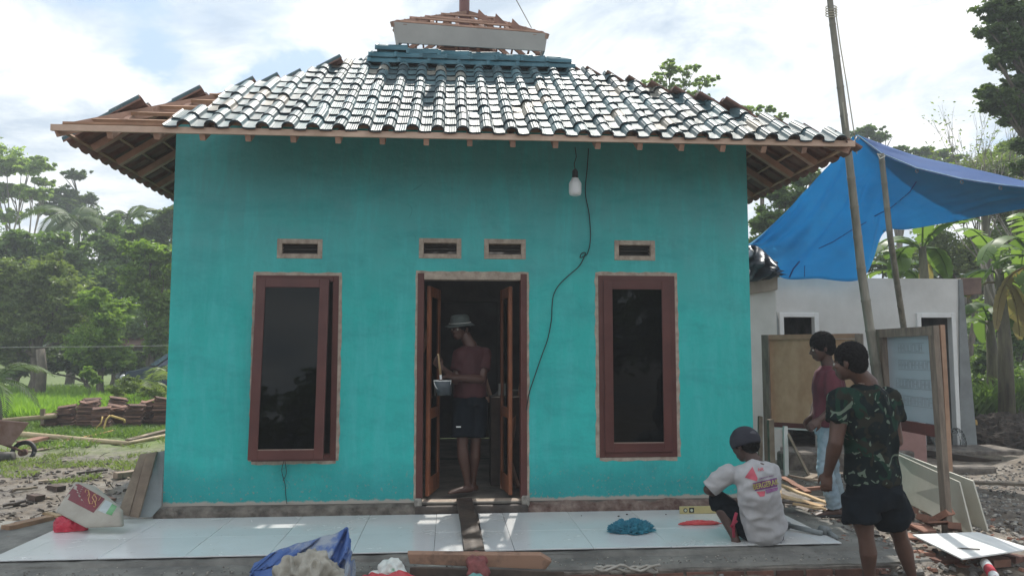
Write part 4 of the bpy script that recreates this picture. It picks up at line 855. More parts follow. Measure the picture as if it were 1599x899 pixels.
L0,L1=V(1378,516,7.3),V(1462,508,6.44); dr=(L1-L0); nrm=Vector((dr.y,-dr.x,0)).normalized(); zt2=1.965; zb=V(1462,664,6.44).z
mb=MB(); mb.prism([onb(.04,zb),onb(.96,zb),onb(.96,zt2-.07),onb(.04,zt2-.07)],-nrm*.012); part('panel',mb,mat('white_board_panel',(.48,.55,.60),(.43,.49,.54),scale=1.5,rough=.4,bump=.03),b2)
mb=MB(); mb.bar(onb(.0,.12,.03),onb(0,zt2,.03),.08,.05,up=nrm); mb.bar(onb(.09,zb,.025),onb(.06,zt2-.02,.025),.045,.05,up=nrm); part('post',mb,GW2,b2)
mb=MB(); mb.bar(Vector(V(1480,838,6.40)),onb(1.,zt2+.01,.03),.085,.05,up=nrm); part('post',mb,GW2,b2)
mb=MB(); mb.bar(onb(1.055,.72,-.03),onb(1.035,zt2+.015,-.03),.03,.04,up=nrm); part('post',mb,mat('orange_timber',(.42,.27,.18),(.3,.18,.12),scale=5,rough=.8,bump=.15),b2,label='fresh orange timber strip behind the right post')
mb=MB(); mb.bar(onb(-.02,zt2-.04,.03),onb(1.02,zt2-.035,.03),.05,.08); part('top_rail',mb,GW2,b2)
mb=MB(); mb.bar(onb(.0,zb-.05,.01),onb(1,zb-.055,.01),.03,.10); part('bottom_rail',mb,MARO,b2)
# pencilled rows of letters between ruled lines (too faint to read)
mb=MB()
for r_,zf in enumerate((.80,.60,.38,.18)):
    z0=zb+(zt2-.07-zb)*zf; h=.085; u0,u1=((.30,.78),(.30,.88),(.24,.97),(.26,.96))[r_]
    for z in (z0,z0+h): mb.bar(onb(u0,z,.003),onb(u1,z,.003),.0035,.001,up=nrm)
    r2=random.Random(r_); u=u0+.01
    while u<u1-.03:
        wd=r2.uniform(.035,.05); k=r2.randint(0,3)
        mb.bar(onb(u,z0+.01,.003),onb(u,z0+h-.01,.003),.0035,.001,up=nrm); mb.bar(onb(u+wd,z0+.01,.003),onb(u+wd,z0+h-.01,.003),.0035,.001,up=nrm)
        zz_={0:.5,1:.95,2:.05,3:.5}[k]*h; mb.bar(onb(u,z0+.01+zz_*.8,.003),onb(u+wd,z0+.01+zz_*.8,.003),.0035,.001,up=nrm); u+=wd+.022
part('pencil_lettering',mb,mat('pencil_grey',(.36,.40,.43)),b2)
# ---------------- white panels ----------------
def leanpanel(tl,tr_,br,bl,th,m,label,shift=(0,0,0)):
    q=[Vector(p)+Vector(shift) for p in (tl,tr_,br,bl)]; n=(q[1]-q[0]).cross(q[3]-q[0]).normalized(); mb=MB(); mb.prism(q,n*th); return single('leaning_sheet',mb,m,label,'panel',group='off-white panels leaning in the yard',bevel=.002)
leanpanel(V(1392,704,7.9),V(1500,752,6.5),V(1522,838,6.3),V(1400,775,7.7),-.014,WHITEP,'front one of two large off-white panels leaning behind the right board post')
leanpanel(V(1398,703,8.0),V(1521,750,6.62),V(1549,843,6.42),V(1420,780,7.9),-.014,WHITEP,'rear off-white panel sticking out to the right of the panel in front of it')
p=[atZ(1425,836,.3),atZ(1526,832,.3),atZ(1612,858,.3),atZ(1502,874,.3)]
mb=MB(); mb.prism([Vector(v) for v in p],(0,0,.012)); single('white_board',mb,WHITE,'clean white board lying flat on bricks in full sun at the lower right','board',bevel=.002)
mb=MB(); a=atZ(1494,855,.32); b=atZ(1530,857,.32); mb.tube([a,a.lerp(b,.2)],[.001,.005],6); mb.tube([a.lerp(b,.2),b],.005,6); single('pencil',mb,mat('dark_pencil',(.08,.07,.06)),'dark pencil lying on the flat white board','pencil')
# bricks below it and brick rubble
rr=random.Random(5)
bm2=MB(); bm2.prism([(-.1,-.05,-.026),(.1,-.051,-.026),(.101,.05,-.026),(-.1,.049,-.026)],(0,0,.052)); loosebrick=bm2.mesh('loose_brick',[BRICK]); 
bm3=MB(); bm3.prism([(-.1,-.05,-.026),(.05,-.055,-.026),(.085,.0,-.026),(.06,.05,-.026),(-.1,.049,-.026)],(0,0,.052)); darkbrick=bm2.mesh('dark_brick',[mat('dark_mud_brick',(.10,.06,.045),(.06,.04,.032),scale=7,bump=.3)]); halfbrick=bm3.mesh('half_brick',[CLAY])
def loose(name,me,p,rot,label,cat='brick',group='loose bricks on the right',sc_=1):
    o=bpy.data.objects.new(name,me); link(o,None,Matrix.Translation(Vector(p))@Matrix.Rotation(rot[2],4,'Z')@Matrix.Rotation(rot[1],4,'Y')@Matrix.Rotation(rot[0],4,'X')@Matrix.Scale(sc_,4)); return tag(o,label,cat,group)
for (px,py,z,me,rz,ry,lab) in ((1475,876,.2,loosebrick,.3,0,'reddish brick under the left front edge of the flat white board'),(1512,886,.17,loosebrick,-.1,.05,'brick under the near corner of the flat white board'),(1560,876,.22,halfbrick,.2,0,'orange broken brick under the right half of the flat white board'),
    (1585,872,.2,loosebrick,.5,.1,'brick at the right edge under the flat white board'),(1445,865,.2,halfbrick,1.2,.1,'broken orange brick left of the flat white board'),(1585,893,.1,loosebrick,.1,0,'brick at the lower right corner of the picture'),(1450,812,.3,halfbrick,.4,.4,'orange broken brick behind the flat white board, left of the board post'),
    (1470,806,.33,halfbrick,2.,.6,'upright orange brick shard against the leaning white panel'),(1432,822,.27,loosebrick,.1,.15,'brick beside the right leg of the man in camouflage shirt'),(1490,822,.28,halfbrick,1.,.3,'orange brick shard at the foot of the board post'),(1422,796,.3,halfbrick,.8,.2,'small brick piece right behind the shorts of the man in camouflage'),(1430,885,.1,loosebrick,.8,0,'brick among grey rubble at the foot of the man in camouflage')):
    p=atZ(px,py,z); loose('brick',me,p,(0,ry,rz),lab)
# curved roof tile pieces in the heap
for i,(px,py,z,rz,rx,lab) in enumerate(((1440,826,.27,.5,.2,'broken clay roof tile lying on the heap beside the flat white board'),(1462,818,.3,2.6,.3,'clay roof tile shard leaning in the heap left of the board post'),(1418,838,.22,.1,.1,'clay roof tile piece next to the right knee of the man in camouflage'))):
    p=atZ(px,py,z); loose('clay_tile',MB().prism([(-.11,-.07,0),(.05,-.09,.01),(.1,.0,.02),(.06,.09,0),(-.09,.06,.01)],(0,0,.014)).mesh('clay_tile',[CLAY]),p,(rx,.1,rz),lab,'roof tile','clay tile pieces on the right')
# planks and splinters in front of the left notice board
pl=[((1205,752,7.6),(1292,785,7.0),.05,.02,YWOOD),((1200,768,7.3),(1285,790,6.9),.09,.015,YWOOD),((1222,745,7.9),(1262,768,7.4),.07,.02,CLAY),((1232,742,8.0),(1290,752,8.0),.06,.02,GREYW),((1212,738,8.2),(1218,790,7.4),.06,.02,YWOOD),((1240,764,7.5),(1296,760,7.7),.05,.03,CLAY),((1238,786,6.95),(1290,795,6.8),.03,.02,YWOOD),((1200,780,7.1),(1262,786,7.0),.1,.02,DARKW),((1262,748,8.0),(1275,742,8.2),.08,.03,GREYW)]
lb=['long pale batten on top of the scrap heap behind the squatting man','wide pale board flat under the battens of the scrap heap','reddish plank piece sloping at the back of the scrap heap','grey stick lying across the back of the scrap heap','short sunlit board standing at the left of the scrap heap beside the squatting man','clay coloured strip beside the jeans of the man in maroon','thin pale lath at the front edge of the scrap heap','dark damp board at the bottom of the scrap heap','grey wood chip at the far right of the scrap heap']
for (a,b,w_,h,m),l_ in zip(pl,lb):
    pa,pb=V(*a),V(*b); plank('plank',pa,pb,w_,h,m,l_,group='scrap wood behind the squatting man')
# small posts, a white pipe and sticks below the left notice board
for a,b,w_,m,l_,c_ in (((1187,752,9.4),(1187,650,9.4),.05,GREYW,'weathered stake nearest the house corner below the left notice board','stake'),((1207,770,8.4),(1203,655,8.4),.06,GREYW,'tall weathered stake just left of the leg of the left notice board','stake'),((1228,742,9.2),(1226,665,9.2),.05,WHITE,'white pipe standing under the left notice board','pipe'),((1266,748,8.9),(1230,676,9.2),.03,GREYW,'thin stick leaning under the left notice board','stick')):
    plank(c_,V(*a),V(*b),w_,w_*.8,m,l_,c_,up=(0,1,0))
mb=MB(); mb.bx(4.4,6.2,9.9,10.15,.1,.42); mb.bx(5.1,6.9,9.3,9.55,.1,.3); single('low_wall',mb,CONCD,'low rough masonry edge in the shade under the left notice board','low wall',bevel=.02)
plank('plank',V(1512,752,8.4),V(1612,757,7.9),.12,.03,GREYW,'long grey plank lying on the ground at the right edge below the sand heap')
plank('plank',V(1440,705,11.),V(1560,722,10.0),.12,.08,DARKW,'dark beam on the ground in front of the right outbuilding doorway')
# soil mound with roots
mb=crumple((*atZ(1585,694,.2)[:2],.18),.95,.6,.5,4,nu=140,nv=60,amp=.35,freq=4); single('soil_mound',mb,mat('dark_root_soil',(.075,.055,.042),(.03,.024,.02),scale=14,rough=.95,bump=.8,bscale=40),'dark heap of soil and roots at the right edge behind the yard','soil heap',smooth=False,kind='stuff')
mb=MB(); mb.tube([V(1532,650,12.6),V(1560,665,12.3)],[.05,.045],8); single('log',mb,BARK,'short log lying on the dark soil heap','log',smooth=True)
mb=MB(); mb.box(V(1526,664,12.2),(.13,.1,.2)); single('yellow_can',mb,mat('yellow_box',(.6,.4,.12),(.5,.33,.1)),'small yellow box in front of the dark soil heap','box',bevel=.01)
mb=crumple((*atZ(1492,696,.27)[:2],.27),.16,.12,.26,6,amp=.3); single('plastic_bag',mb,CLEAR,'clear plastic bag by the right doorway of the outbuilding','plastic bag',smooth=True)
mb=crumple((*atZ(1440,706,.25)[:2],.2),.22,.16,.42,16,amp=.3); single('plastic_bag',mb,CLEAR,'clear plastic bag seen below the white notice board','plastic bag',smooth=True)
mb=MB(); a=V(1408,664,10.2); mb.box((a.x+.05,10.2,.47),(.42,.3,.55)); single('box',mb,mat('dusty_pink_box',(.35,.2,.18),(.3,.17,.15)),'dusty pink box under the white notice board behind the man in camouflage','box',bevel=.02)
# slabs and grey rubble where the man in camouflage stands
for i,(px,py,sx,sy,sz,rz,l_) in enumerate(((1330,835,.5,.4,.1,.1,'grey concrete slab piece behind the legs of the man in camouflage'),(1275,812,.45,.3,.06,-.3,'thin concrete slab piece right of the floor tiles'),(1385,850,.3,.25,.12,.4,'grey concrete block right of the legs of the man in camouflage'),(1425,862,.22,.2,.12,.1,'grey block left of the flat white board'))):
    p=atZ(px,py,.25); mb=MB(); mb.box((p.x,p.y,.16),(sx,sy,sz),Matrix.Rotation(rz,3,'Z')); single('concrete_block',mb,CONC,l_,'concrete block',bevel=.015)
mb=MB(); mb.bx(3.36,3.95,5.4,5.9,-.1,.155); mb.bx(3.05,3.5,5.9,6.9,.0,.235); single('footing',mb,CONC,'rough concrete footing at the right end of the porch','footing',bevel=.02)
# rubble as uncountable chips
def chips(name,n,fn,smin,smax,m,seed):
    rng=random.Random(seed); mb=MB()
    for i in range(n):
        x,y,z=fn(rng); s=rng.uniform(smin,smax); k=rng.randint(4,6); ph=rng.random()*6; pol=[(math.cos(ph+2*PI*j/k)*s*rng.uniform(.6,1.1),math.sin(ph+2*PI*j/k)*s*rng.uniform(.5,1)) for j in range(k)]
        Rm=Matrix.Rotation(rng.uniform(-.5,.5),3,'X')@Matrix.Rotation(rng.uniform(-.5,.5),3,'Y'); h=s*rng.uniform(.3,.8)
        lo=[Rm@Vector((a,b,-h*.5))+Vector((x,y,z)) for a,b in pol]; hi=[Rm@Vector((a*.75,b*.75,h*.5))+Vector((x,y,z)) for a,b in pol]
        mb.add(lo+hi,[tuple(range(k-1,-1,-1)),tuple(range(k,2*k))]+[(j,(j+1)%k,k+(j+1)%k,k+j) for j in range(k)],rng.choice(range(len(m))))
    part(name,mb,m,None,kind='stuff')
GREYS=mat('grey_stone',(.26,.25,.23),(.14,.13,.12),scale=20,rough=.9,bump=.4)
PALE=mat('pale_stone',(.42,.39,.34),(.3,.27,.23),scale=20,rough=.9,bump=.4)
def fr(rng):
    x=rng.uniform(-3.5,3.3); y=rng.uniform(4.95,5.52); return x,y,gz(x,y)+.01
chips('rubble',900,fr,.008,.045,[GREYS,CLAYD,BRICK,PALE,GREYS],1)
def fr2(rng):
    x=rng.uniform(3.1,5.2); y=rng.uniform(4.7,7.6); return x,y,gz(x,y)+.012
chips('rubble',1500,fr2,.008,.04,[GREYS,CLAY,PALE,DARKW,GREYS,GREYW],2)
def fr3(rng):
    x=rng.uniform(-7,-3.3); y=rng.uniform(5.6,11.5); return x,y,gz(x,y)+.008
chips('debris',1100,fr3,.006,.045,[DARKW,GREYW,DARKW,mat('mud_clod',(.11,.095,.075),(.06,.05,.04),scale=9,bump=.4),DARKW],3)
def fr4(rng):
    x=rng.uniform(4.2,8); y=rng.uniform(6.5,9.5); return x,y,gz(x,y)+.004
chips('gravel',3000,fr4,.008,.028,[GREYS,DARKW,PALE,GREYS],4)
def fr5(rng):
    x=rng.uniform(-3.6,-2.7); y=rng.uniform(5.75,6.9); return min(x,-3.28-rng.random()*.4),y,gz(x,y)+.03
chips('debris',260,fr5,.012,.05,[CLAY,YWOOD,GREYW,DARKW,CLAY],5)
def fr6(rng):
    x=rng.uniform(3.0,3.95); y=rng.uniform(5.45,6.95); return x,y,(.245 if x<3.5 and y>5.9 else .165)
chips('rubble',420,fr6,.006,.03,[GREYS,PALE,GREYS,CLAYD,DARKW],6)
def fr7(rng): return rng.uniform(-3.2,3.3),5.60+rng.random()**2*.2,.224
chips('mortar_crumbs',500,fr7,.003,.012,[GREYS,PALE,CONCD],7)
# twigs in the mud
mb=MB(); rr=random.Random(77)
for i in range(150):
    y=rr.uniform(6.5,12.5); v=atY(rr.uniform(-30,240),700,y); a=rr.random()*6.28; z=gz(v.x,y)+.012; l=rr.uniform(.05,.22); p=Vector((v.x,y,z)); q=p+Vector((math.cos(a)*l,math.sin(a)*l,rr.uniform(0,.09)*(rr.random()<.3))); mb.tube([p,(p+q)/2+Vector((0,0,.01)),q],[.005,.004,.002],4)
part('twigs',mb,DARKW,None,kind='stuff')
# ---------------- things on the porch ----------------
ZT=.2735
mb=MB(); a=atZ(1062,802,ZT); b=Vector((a.x+.55,a.y+.0,ZT)); lev=thing('spirit_level','yellow spirit level standing on edge on the tiles against the wall foot','spirit level',a)
mb.bx(a.x,b.x,a.y,a.y+.025,ZT,ZT+.065); part('body',mb,mat('pale_yellow_metal',(.55,.47,.22),(.48,.40,.18),rough=.5),lev,bevel=.003)
mb=MB(); mb.tube([(a.x+.05+.0,a.y-.003,ZT+.033),(a.x+.05,a.y+.0,ZT+.033)],.019,12); mb.bx(a.x+.085,a.x+.13,a.y-.003,a.y-.0005,ZT+.012,ZT+.056); part('window_frame',mb,BLACK,lev)
mb=MB(); mb.tube([(a.x+.05,a.y-.006,ZT+.033),(a.x+.05,a.y-.003,ZT+.033)],.012,12); mb.tube([(a.x+.107,a.y-.006,ZT+.033),(a.x+.107,a.y-.003,ZT+.033)],.013,12); part('vial',mb,mat('vial',(.6,.65,.5),rough=.2),lev)
mb=crumple((*atZ(1092,818,ZT)[:2],ZT),.17,.045,.03,31,amp=.5,nu=60,nv=16); single('plastic_strip',mb,mat('coral_plastic',(.75,.10,.09),(.6,.07,.08),scale=5,rough=.35,bump=.1),'crumpled coral red plastic strip on the tiles below the spirit level','plastic strip',smooth=True)
mb=crumple((*atZ(985,830,ZT)[:2],ZT),.15,.10,.085,33,amp=.9,nu=180,nv=60,freq=3.6); single('cloth',mb,mat('teal_cloth',(.03,.22,.30),(.02,.14,.21),scale=9,rough=.8,bump=.3),'crumpled teal blue cloth lying on the white tiles right of the doorway','cloth',smooth=True)
for (px,py,r_) in ((966,806,.012),(979,803,.011),(1040,803,.008),(908,805,.007)):
    p=atZ(px,py,ZT); mb=MB(); mb.ell((p.x,p.y,ZT+r_*.4),(r_,r_*.8,r_*.5),7,5); single('pebble',mb,DARKW,{966:'dark crumb on the white tiles, left of a pair near the wall foot',979:'dark crumb on the white tiles, right one of the pair near the wall foot',1040:'tiny dark crumb on the tiles close to the spirit level',908:'tiny dark crumb on the tiles right of the doorway'}[px],'crumb')
# dark plank across the bare strip with a red cloth at its near end
mb=MB(); mb.bx(.118,.285,5.84,7.19,.258,.268); part('bare_strip',mb,DARKW,TER)
plank('plank',(.20,5.80,.283),(.155,7.36,.372),.145,.022,DARKW,'dark wet plank sloping from the door threshold across the porch between the two tile fields')
OR=mat('orange_board',(.33,.19,.125),(.08,.05,.038),scale=5,rough=.7,bump=.15,lo=.3,hi=.52)
pa,pb=V(636,874,5.46),V(855,886,5.46); mb=MB(); mb.prism([V(636,864,5.44),V(845,866,5.44),V(862,876,5.44),V(852,889,5.44),V(640,880,5.44)],(0,.045,.012)); single('orange_board',mb,OR,'rough orange board propped against the porch edge in the middle foreground','board',bevel=.004)
plank('dark_board',V(640,893,5.38),V(880,899,5.38),.03,.07,DARKW,'dark board lying on edge below the orange board','board')
# pipes on the right end of the tiles
mb=MB(); mb.tube([atZ(1222,818,.31),atZ(1232,820,.31)],.032,12); mb.tube([atZ(1232,820,.31),atZ(1284,832,.29)],.021,12); single('pvc_pipe',mb,CEM,'grey plastic pipe with a collar lying on the tiles behind the squatting man','pipe',smooth=True)
mb=MB(); mb.tube([atZ(1281,826,.30),atZ(1294,830,.295)],.038,10); mb.tube([atZ(1294,830,.295),atZ(1307,839,.28)],.018,10); single('pvc_elbow',mb,CEM,'short cement-smeared pipe piece at the right tip of the tiles','pipe',smooth=True)
# cement sack
def sackp(u,v): # u along the printed width, v up: corners from the photo, leaning back
    bl,br,tr_,tl=V(122,822,6.72),V(192,821,6.62),V(172,775,6.95),V(128,752,7.0)
    return bl.lerp(br,u).lerp(tl.lerp(tr_,u),v)
sk=thing('cement_sack','nearly empty cream sack with maroon print slumped on the left end of the tiles','sack',V(150,822,6.7))
C=[V(88,798,6.85),V(118,752,6.98),V(146,758,6.95),V(182,788,6.8),V(191,798,6.7),V(192,821,6.62),V(137,823,6.64),V(108,808,6.75)]
cc=sum(C,Vector((0,0,0)))/len(C); P=[];n=12
bnd=[]
for i in range(len(C)):
    for k in range(5): bnd.append(C[i].lerp(C[(i+1)%len(C)],k/5))
mb=MB()
for side in (-1,1):
    P=[]
    for j in range(n+1):
        f=j/n; r_=[]
        for i in range(len(bnd)+1):
            p=cc.lerp(bnd[i%len(bnd)],math.sin(f*PI/2)); q=mnoise.fractal(Vector((p.x*9,p.z*9,side)),1,2,4)
            r_.append(p+Vector((0,side,.0))*(.075*math.cos(f*PI/2)**.6)+Vector((0,1,.3))*q*.012*math.cos(f*PI/2))
        P.append(r_)
    mb.grid(P if side>0 else P[::-1])
part('sack_body',mb,mat('cream_sack',(.42,.39,.33),(.33,.30,.25),scale=4,rough=.7,bump=.2),sk,smooth=True)
sb=BVHTree.FromPolygons([Vector(v) for v in mb.v],mb.f)
def onto(bv,px,py,off=.003,dflt=6.7):
    r=ray(px,py).normalized(); h=bv.ray_cast(Vector((0,0,CZ)),r)
    return (h[0]-r*off) if h[0] is not None else V(px,py,dflt)
def decal(bv,poly,off=.003,sub=6,dflt=6.7):
    """quad print mapped on a surface: poly = 4 picture corners in order"""
    (a,b,c,d)=[Vector((*p,0)) for p in poly]; P=[]
    for i in range(sub+1):
        u=i/sub; P.append([onto(bv,*(a.lerp(b,u).lerp(d.lerp(c,u),j/sub))[:2],off,dflt) for j in range(sub+1)])
    m=MB(); m.grid(P); return m
part('maroon_print',decal(sb,[(101,777),(120,753),(164,778),(146,800)],.003,8),mat('maroon_print',(.20,.035,.045),(.16,.03,.04),rough=.6),sk)
part('pale_print',decal(sb,[(153,796),(165,780),(176,785),(166,802)],.003,6),mat('pale_print',(.5,.55,.55),(.42,.46,.46),rough=.6),sk)
part('green_print',decal(sb,[(165,801),(175,786),(183,790),(174,804)],.0045,6),mat('green_print',(.08,.30,.10),(.2,.4,.2),rough=.6),sk)
GOLD=mat('gold_print',(.62,.36,.16),rough=.6)
for nm,strokes,rr_ in (('gold_script',([(133,768),(134,764),(138,765),(139,770),(136,774)],[(138,765),(140,772),(138,779),(140,786),(144,786),(145,782)],[(151,771),(147,771),(144,776),(148,783),(150,788),(148,791),(146,790)],[(147,771),(151,778),(149,784)],[(157,776),(154,781)]),.0035),('small_gold_lettering',([(122,773),(124,772)],[(124,770),(126,769)],[(125,767),(127,766)],[(126,764),(129,763)],[(128,761),(130,760)]),.003)):
    m=MB()
    for s_ in strokes: m.tube([onto(sb,*q,.006) for q in s_],rr_,5)
    part(nm,m,GOLD if nm[0]=='g' else mat('silver_print',(.5,.4,.38)),sk)
mb=crumple((*atZ(111,827,ZT)[:2],ZT),.135,.08,.12,51,amp=.35,sq=.6); single('red_bag',mb,mat('crimson_plastic',(.60,.03,.06),(.42,.02,.05),scale=5,rough=.4,bump=.1),'crimson plastic bag crumpled on the tile corner beside the cement sack','plastic bag',smooth=True)
# boards leaning beside the left wall corner
def lean(name,corn,th,m,label,cat): 
    q=[V(*c) for c in corn]; mb=MB(); mb.prism(q,th); return single(name,mb,m,label,cat,bevel=.003)
lean('leaning_board',[(184,800,7.0),(218,709,7.45),(229,707,7.47),(201,806,7.0)],(.0,.03,0),GREYW,'leftmost of the boards leaning by the house corner, brown and narrow','board')
lean('leaning_board',[(202,806,6.98),(228,708,7.44),(245,705,7.46),(216,808,6.97)],(.0,.035,0),mat('brown_grey_board',(.24,.18,.13),(.15,.11,.08),scale=5,rough=.85,bump=.2),'brown wooden board leaning between the narrow board and the cement board','board')
lean('cement_board',[(211,807,7.05),(243,706,7.5),(257,703,7.5),(252,790,7.2),(236,807,7.1)],(.0,.012,0),CEM,'grey cement board leaning against the left corner of the house','board')
# ---------------- foreground sacks ----------------
BL=tarpmat('blue_print_sack',(.06,.13,.38),(.40,.42,.44),.0); 
A=[(396,880,5.35),(425,862,5.45),(470,846,5.5),(505,838,5.5),(530,828,5.5),(543,825,5.5),(548,842,5.45)]; B=[(392,895,5.2),(415,915,5.2),(455,920,5.15),(490,922,5.15),(520,920,5.15),(545,920,5.15),(556,918,5.2)]
o=single('blue_sack',sheet(A,B,70,36,.18,15,-.03),mat('blue_white_woven_sack',(.30,.33,.38),(.06,.12,.32),scale=3.2,rough=.6,bump=.3,bscale=24,lo=.47,hi=.56),'blue and white woven plastic sack spread behind the cream sack in the foreground','sack',smooth=True); so_=o.modifiers.new('s','SOLIDIFY'); so_.thickness=.004
FUSED=1
mb=MB(); rr=random.Random(3)
for q in range(3): mb.tube([V(928+10*i+rr.uniform(-3,3),886+5*math.sin(i*1.1+q*2)+q*1.2,5.42+.02*q) for i in range(11)],.010,6)
single('rope_bundle',mb,mat('dirty_white_rope',(.45,.42,.37),(.3,.27,.23),scale=20),'dirty white rope bundle lying along the foot of the porch bricks','rope',smooth=True)
bt=thing('bottle','white and red plastic bottle lying among bricks at the lower right','bottle',V(1545,890,5.1)); a,b=V(1538,878,5.35),V(1556,905,5.0)
d_=(b-a).normalized(); mb=MB(); mb.tube([a,a+d_*.01,a.lerp(b,.35)],[.025,.034,.034],14); mb.tube([a.lerp(b,.75),a.lerp(b,.9)],[.034,.02],14); part('bottle_body',mb,WHITE,bt,smooth=True); mb=MB(); mb.tube([a.lerp(b,.35),a.lerp(b,.75)],.0345,14); part('red_band',mb,mat('red_label',(.5,.04,.06)),bt,smooth=True); mb=MB(); mb.tube([a.lerp(b,.9),b],.018,12); part('cap',mb,mat('red_cap',(.55,.03,.05)),bt,smooth=True)
mb=crumple((*V(1408,900,4.9)[:2],.1),.07,.06,.07,61,amp=.4); single('yellow_bag',mb,mat('lime_plastic',(.62,.66,.16),(.5,.5,.45),rough=.4),'lime yellow plastic wrapper at the feet of the man in camouflage','plastic bag',smooth=True)
mb=crumple((*V(1448,890,5.0)[:2],.12),.05,.04,.04,63,amp=.5); single('orange_scrap',mb,mat('orange_scrap',(.75,.2,.06),(.5,.12,.05)),'bright orange scrap among the grey rubble left of the brick pile','scrap',smooth=True)
# ---------------- yard on the left ----------------
wb=thing('wheelbarrow','old reddish grey wheelbarrow cut by the left edge of the picture','wheelbarrow',V(-5,712,12.0)); Y=12.
def W3(px,py,dy=0): return V(px,py,Y+dy)
mb=MB(); P=[]
outr=[W3(44,660,-.3),W3(44,660,.3),W3(-60,652,.3),W3(-60,652,-.3)]; inr=[W3(18,694,-.17),W3(18,694,.17),W3(-38,690,.17),W3(-38,690,-.17)]
mb.add(outr+inr,[(0,1,5,4),(1,2,6,5),(2,3,7,6),(3,0,4,7),(4,5,6,7)]); tr=part('tray',mb,mat('rusty_pink_paint',(.33,.22,.19),(.2,.11,.08),scale=6,rough=.6,bump=.15),wb); s_=tr.modifiers.new('s','SOLIDIFY'); s_.thickness=.012
mb=MB(); mb.tube(outr+[outr[0]],.014,6); part('rim',mb,bpy.data.materials['rusty_pink_paint'],wb)
for s_ in (-.2,.2):
    mb=MB(); mb.tube([W3(-95,668,s_*1.4),W3(-10,688,s_),W3(25,700,s_*.5),W3(38,706,s_*.25)],.018,8); mb.tube([W3(-20,690,s_),W3(-15,716,s_)],.016,8); part('frame',mb,mat('rusty_frame',(.22,.10,.07),(.12,.06,.05)),wb,smooth=True)
wc=W3(36,706); rg=[wc+Vector((math.cos(a_)*.155,math.sin(a_)*.06,math.sin(a_)*.14)) for a_ in [2*PI*i/20 for i in range(21)]]
mb=MB(); mb.tube(rg,.032,8); wh=part('wheel',mb,BLACK,wb,smooth=True); mb=MB(); mb.tube([wc-Vector((0,.05,0)),wc+Vector((0,.05,0))],.05,10); part('hub',mb,bpy.data.materials['rusty_frame'],wb,smooth=True)
mb=MB(); mb.tube([V(20,715,11.4),V(-10,715,11.4)],.09,14); single('dark_can',mb,mat('dark_can',(.07,.06,.05),rough=.6),'dark round can lying beside the wheelbarrow','can',smooth=True)
o=single('plastic_scrap',sheet([(-10,728,10.6),(8,735,10.6),(30,746,10.5)],[(-10,758,10.0),(12,756,10.),(42,752,10.)],20,10,.1,7),mat('blue_grey_sheet',(.10,.13,.18),(.2,.22,.25),rough=.4),'blue grey plastic scrap on the mud at the left edge','plastic sheet',smooth=True)
bamboo('bamboo_pole',[V(-20,659,16.),V(88,649,16.)],.05,.045,BAMBY,'bamboo pole lying in the grass left of the tile stacks',node=.4)
plank('stake',V(67,662,16.),V(67,638,16.),.07,.07,GREYW,'short stake in front of the lying bamboo pole','stake',up=(0,1,0))
bamboo('bamboo_pole',[V(28,677,14.4),V(198,692,13.4)],.05,.04,BAMBY,'long bamboo pole lying across the yard in front of the tile stacks',node=.4)
bamboo('bamboo_pole',[V(190,694,13.3),V(262,679,14.2)],.035,.03,BAMBY,'bamboo pole end pointing at the house corner, nearest the camera',node=.4)
bamboo('bamboo_pole',[V(208,684,13.9),V(264,674,14.6)],.03,.03,BAMBY,'bamboo pole lying just behind the one that points at the house corner',node=.4)
plank('plank',V(200,688,13.8),V(264,672,14.6),.14,.06,GREYW,'thick plank among the bamboo ends by the house corner')
plank('plank',V(40,706,12.6),V(132,690,13.6),.30,.05,GREYW,'broad weathered plank lying right of the wheelbarrow')
plank('plank',V(42,700,12.9),V(150,690,13.7),.07,.03,YWOOD,'pale batten lying on the broad weathered plank')
plank('plank',V(36,691,13.4),V(84,680,14.4),.2,.05,CLAY,'reddish board piece behind the wheelbarrow')
plank('plank',V(90,692,13.6),V(178,672,15.),.05,.03,mat('orange_batten',(.6,.33,.13),(.45,.22,.09)),'bright orange batten lying towards the tile stacks')
plank('plank',V(126,700,13.0),V(140,698,13.0),.12,.05,DARKW,'short dark plank end right of the broad weathered plank')
plank('timber_block',(atZ(8,828,.25)),(atZ(78,812,.25)),.10,.085,mat('orange_brown_block',(.40,.24,.14),(.22,.13,.08),scale=4,rough=.8,bump=.2),'orange brown timber block on the mud left of the tiled corner','timber block')
for (px,py,l_) in ((56,775,'small dark brick alone on the mud in the left yard'),(88,764,'dark brick half sunk behind the small dark brick'),(198,740,'brown brick lying left of the leaning boards')):
    p=atZ(px,py,.22); loose('brick',darkbrick,(p.x,p.y,gz(p.x,p.y)+.03),(0,0,.1*px),l_,group='bricks in the left yard')
plank('plank',atZ(180,742,.25),atZ(212,738,.25),.12,.07,mat('pale_brown_plank',(.38,.3,.22),(.28,.2,.15)),'pale brown plank end behind the leaning boards')
for (a,b,w_,m,l_) in (((4,790,8.2),(40,786,8.3),.07,DARKW,'short dark plank on the mud above the orange brown block'),((60,752,9.6),(96,748,9.7),.08,GREYW,'short grey board half sunk in the mud'),((120,735,10.3),(168,730,10.5),.05,DARKW,'dark stick on the mud behind the cement sack'),((20,765,9.),(58,758,9.2),.03,GREYW,'thin grey lath on the mud at the far left'),((150,760,8.8),(176,768,8.5),.07,CLAYD,'reddish brown board piece just behind the cement sack'),((70,800,7.7),(95,806,7.5),.05,YWOOD,'pale wood offcut left of the crimson bag')):
    pa,pb=V(*a),V(*b); pa.z=gz(pa.x,pa.y)+.03; pb.z=gz(pb.x,pb.y)+.03; plank('plank',pa,pb,w_,.025,m,l_,group='offcuts on the mud')
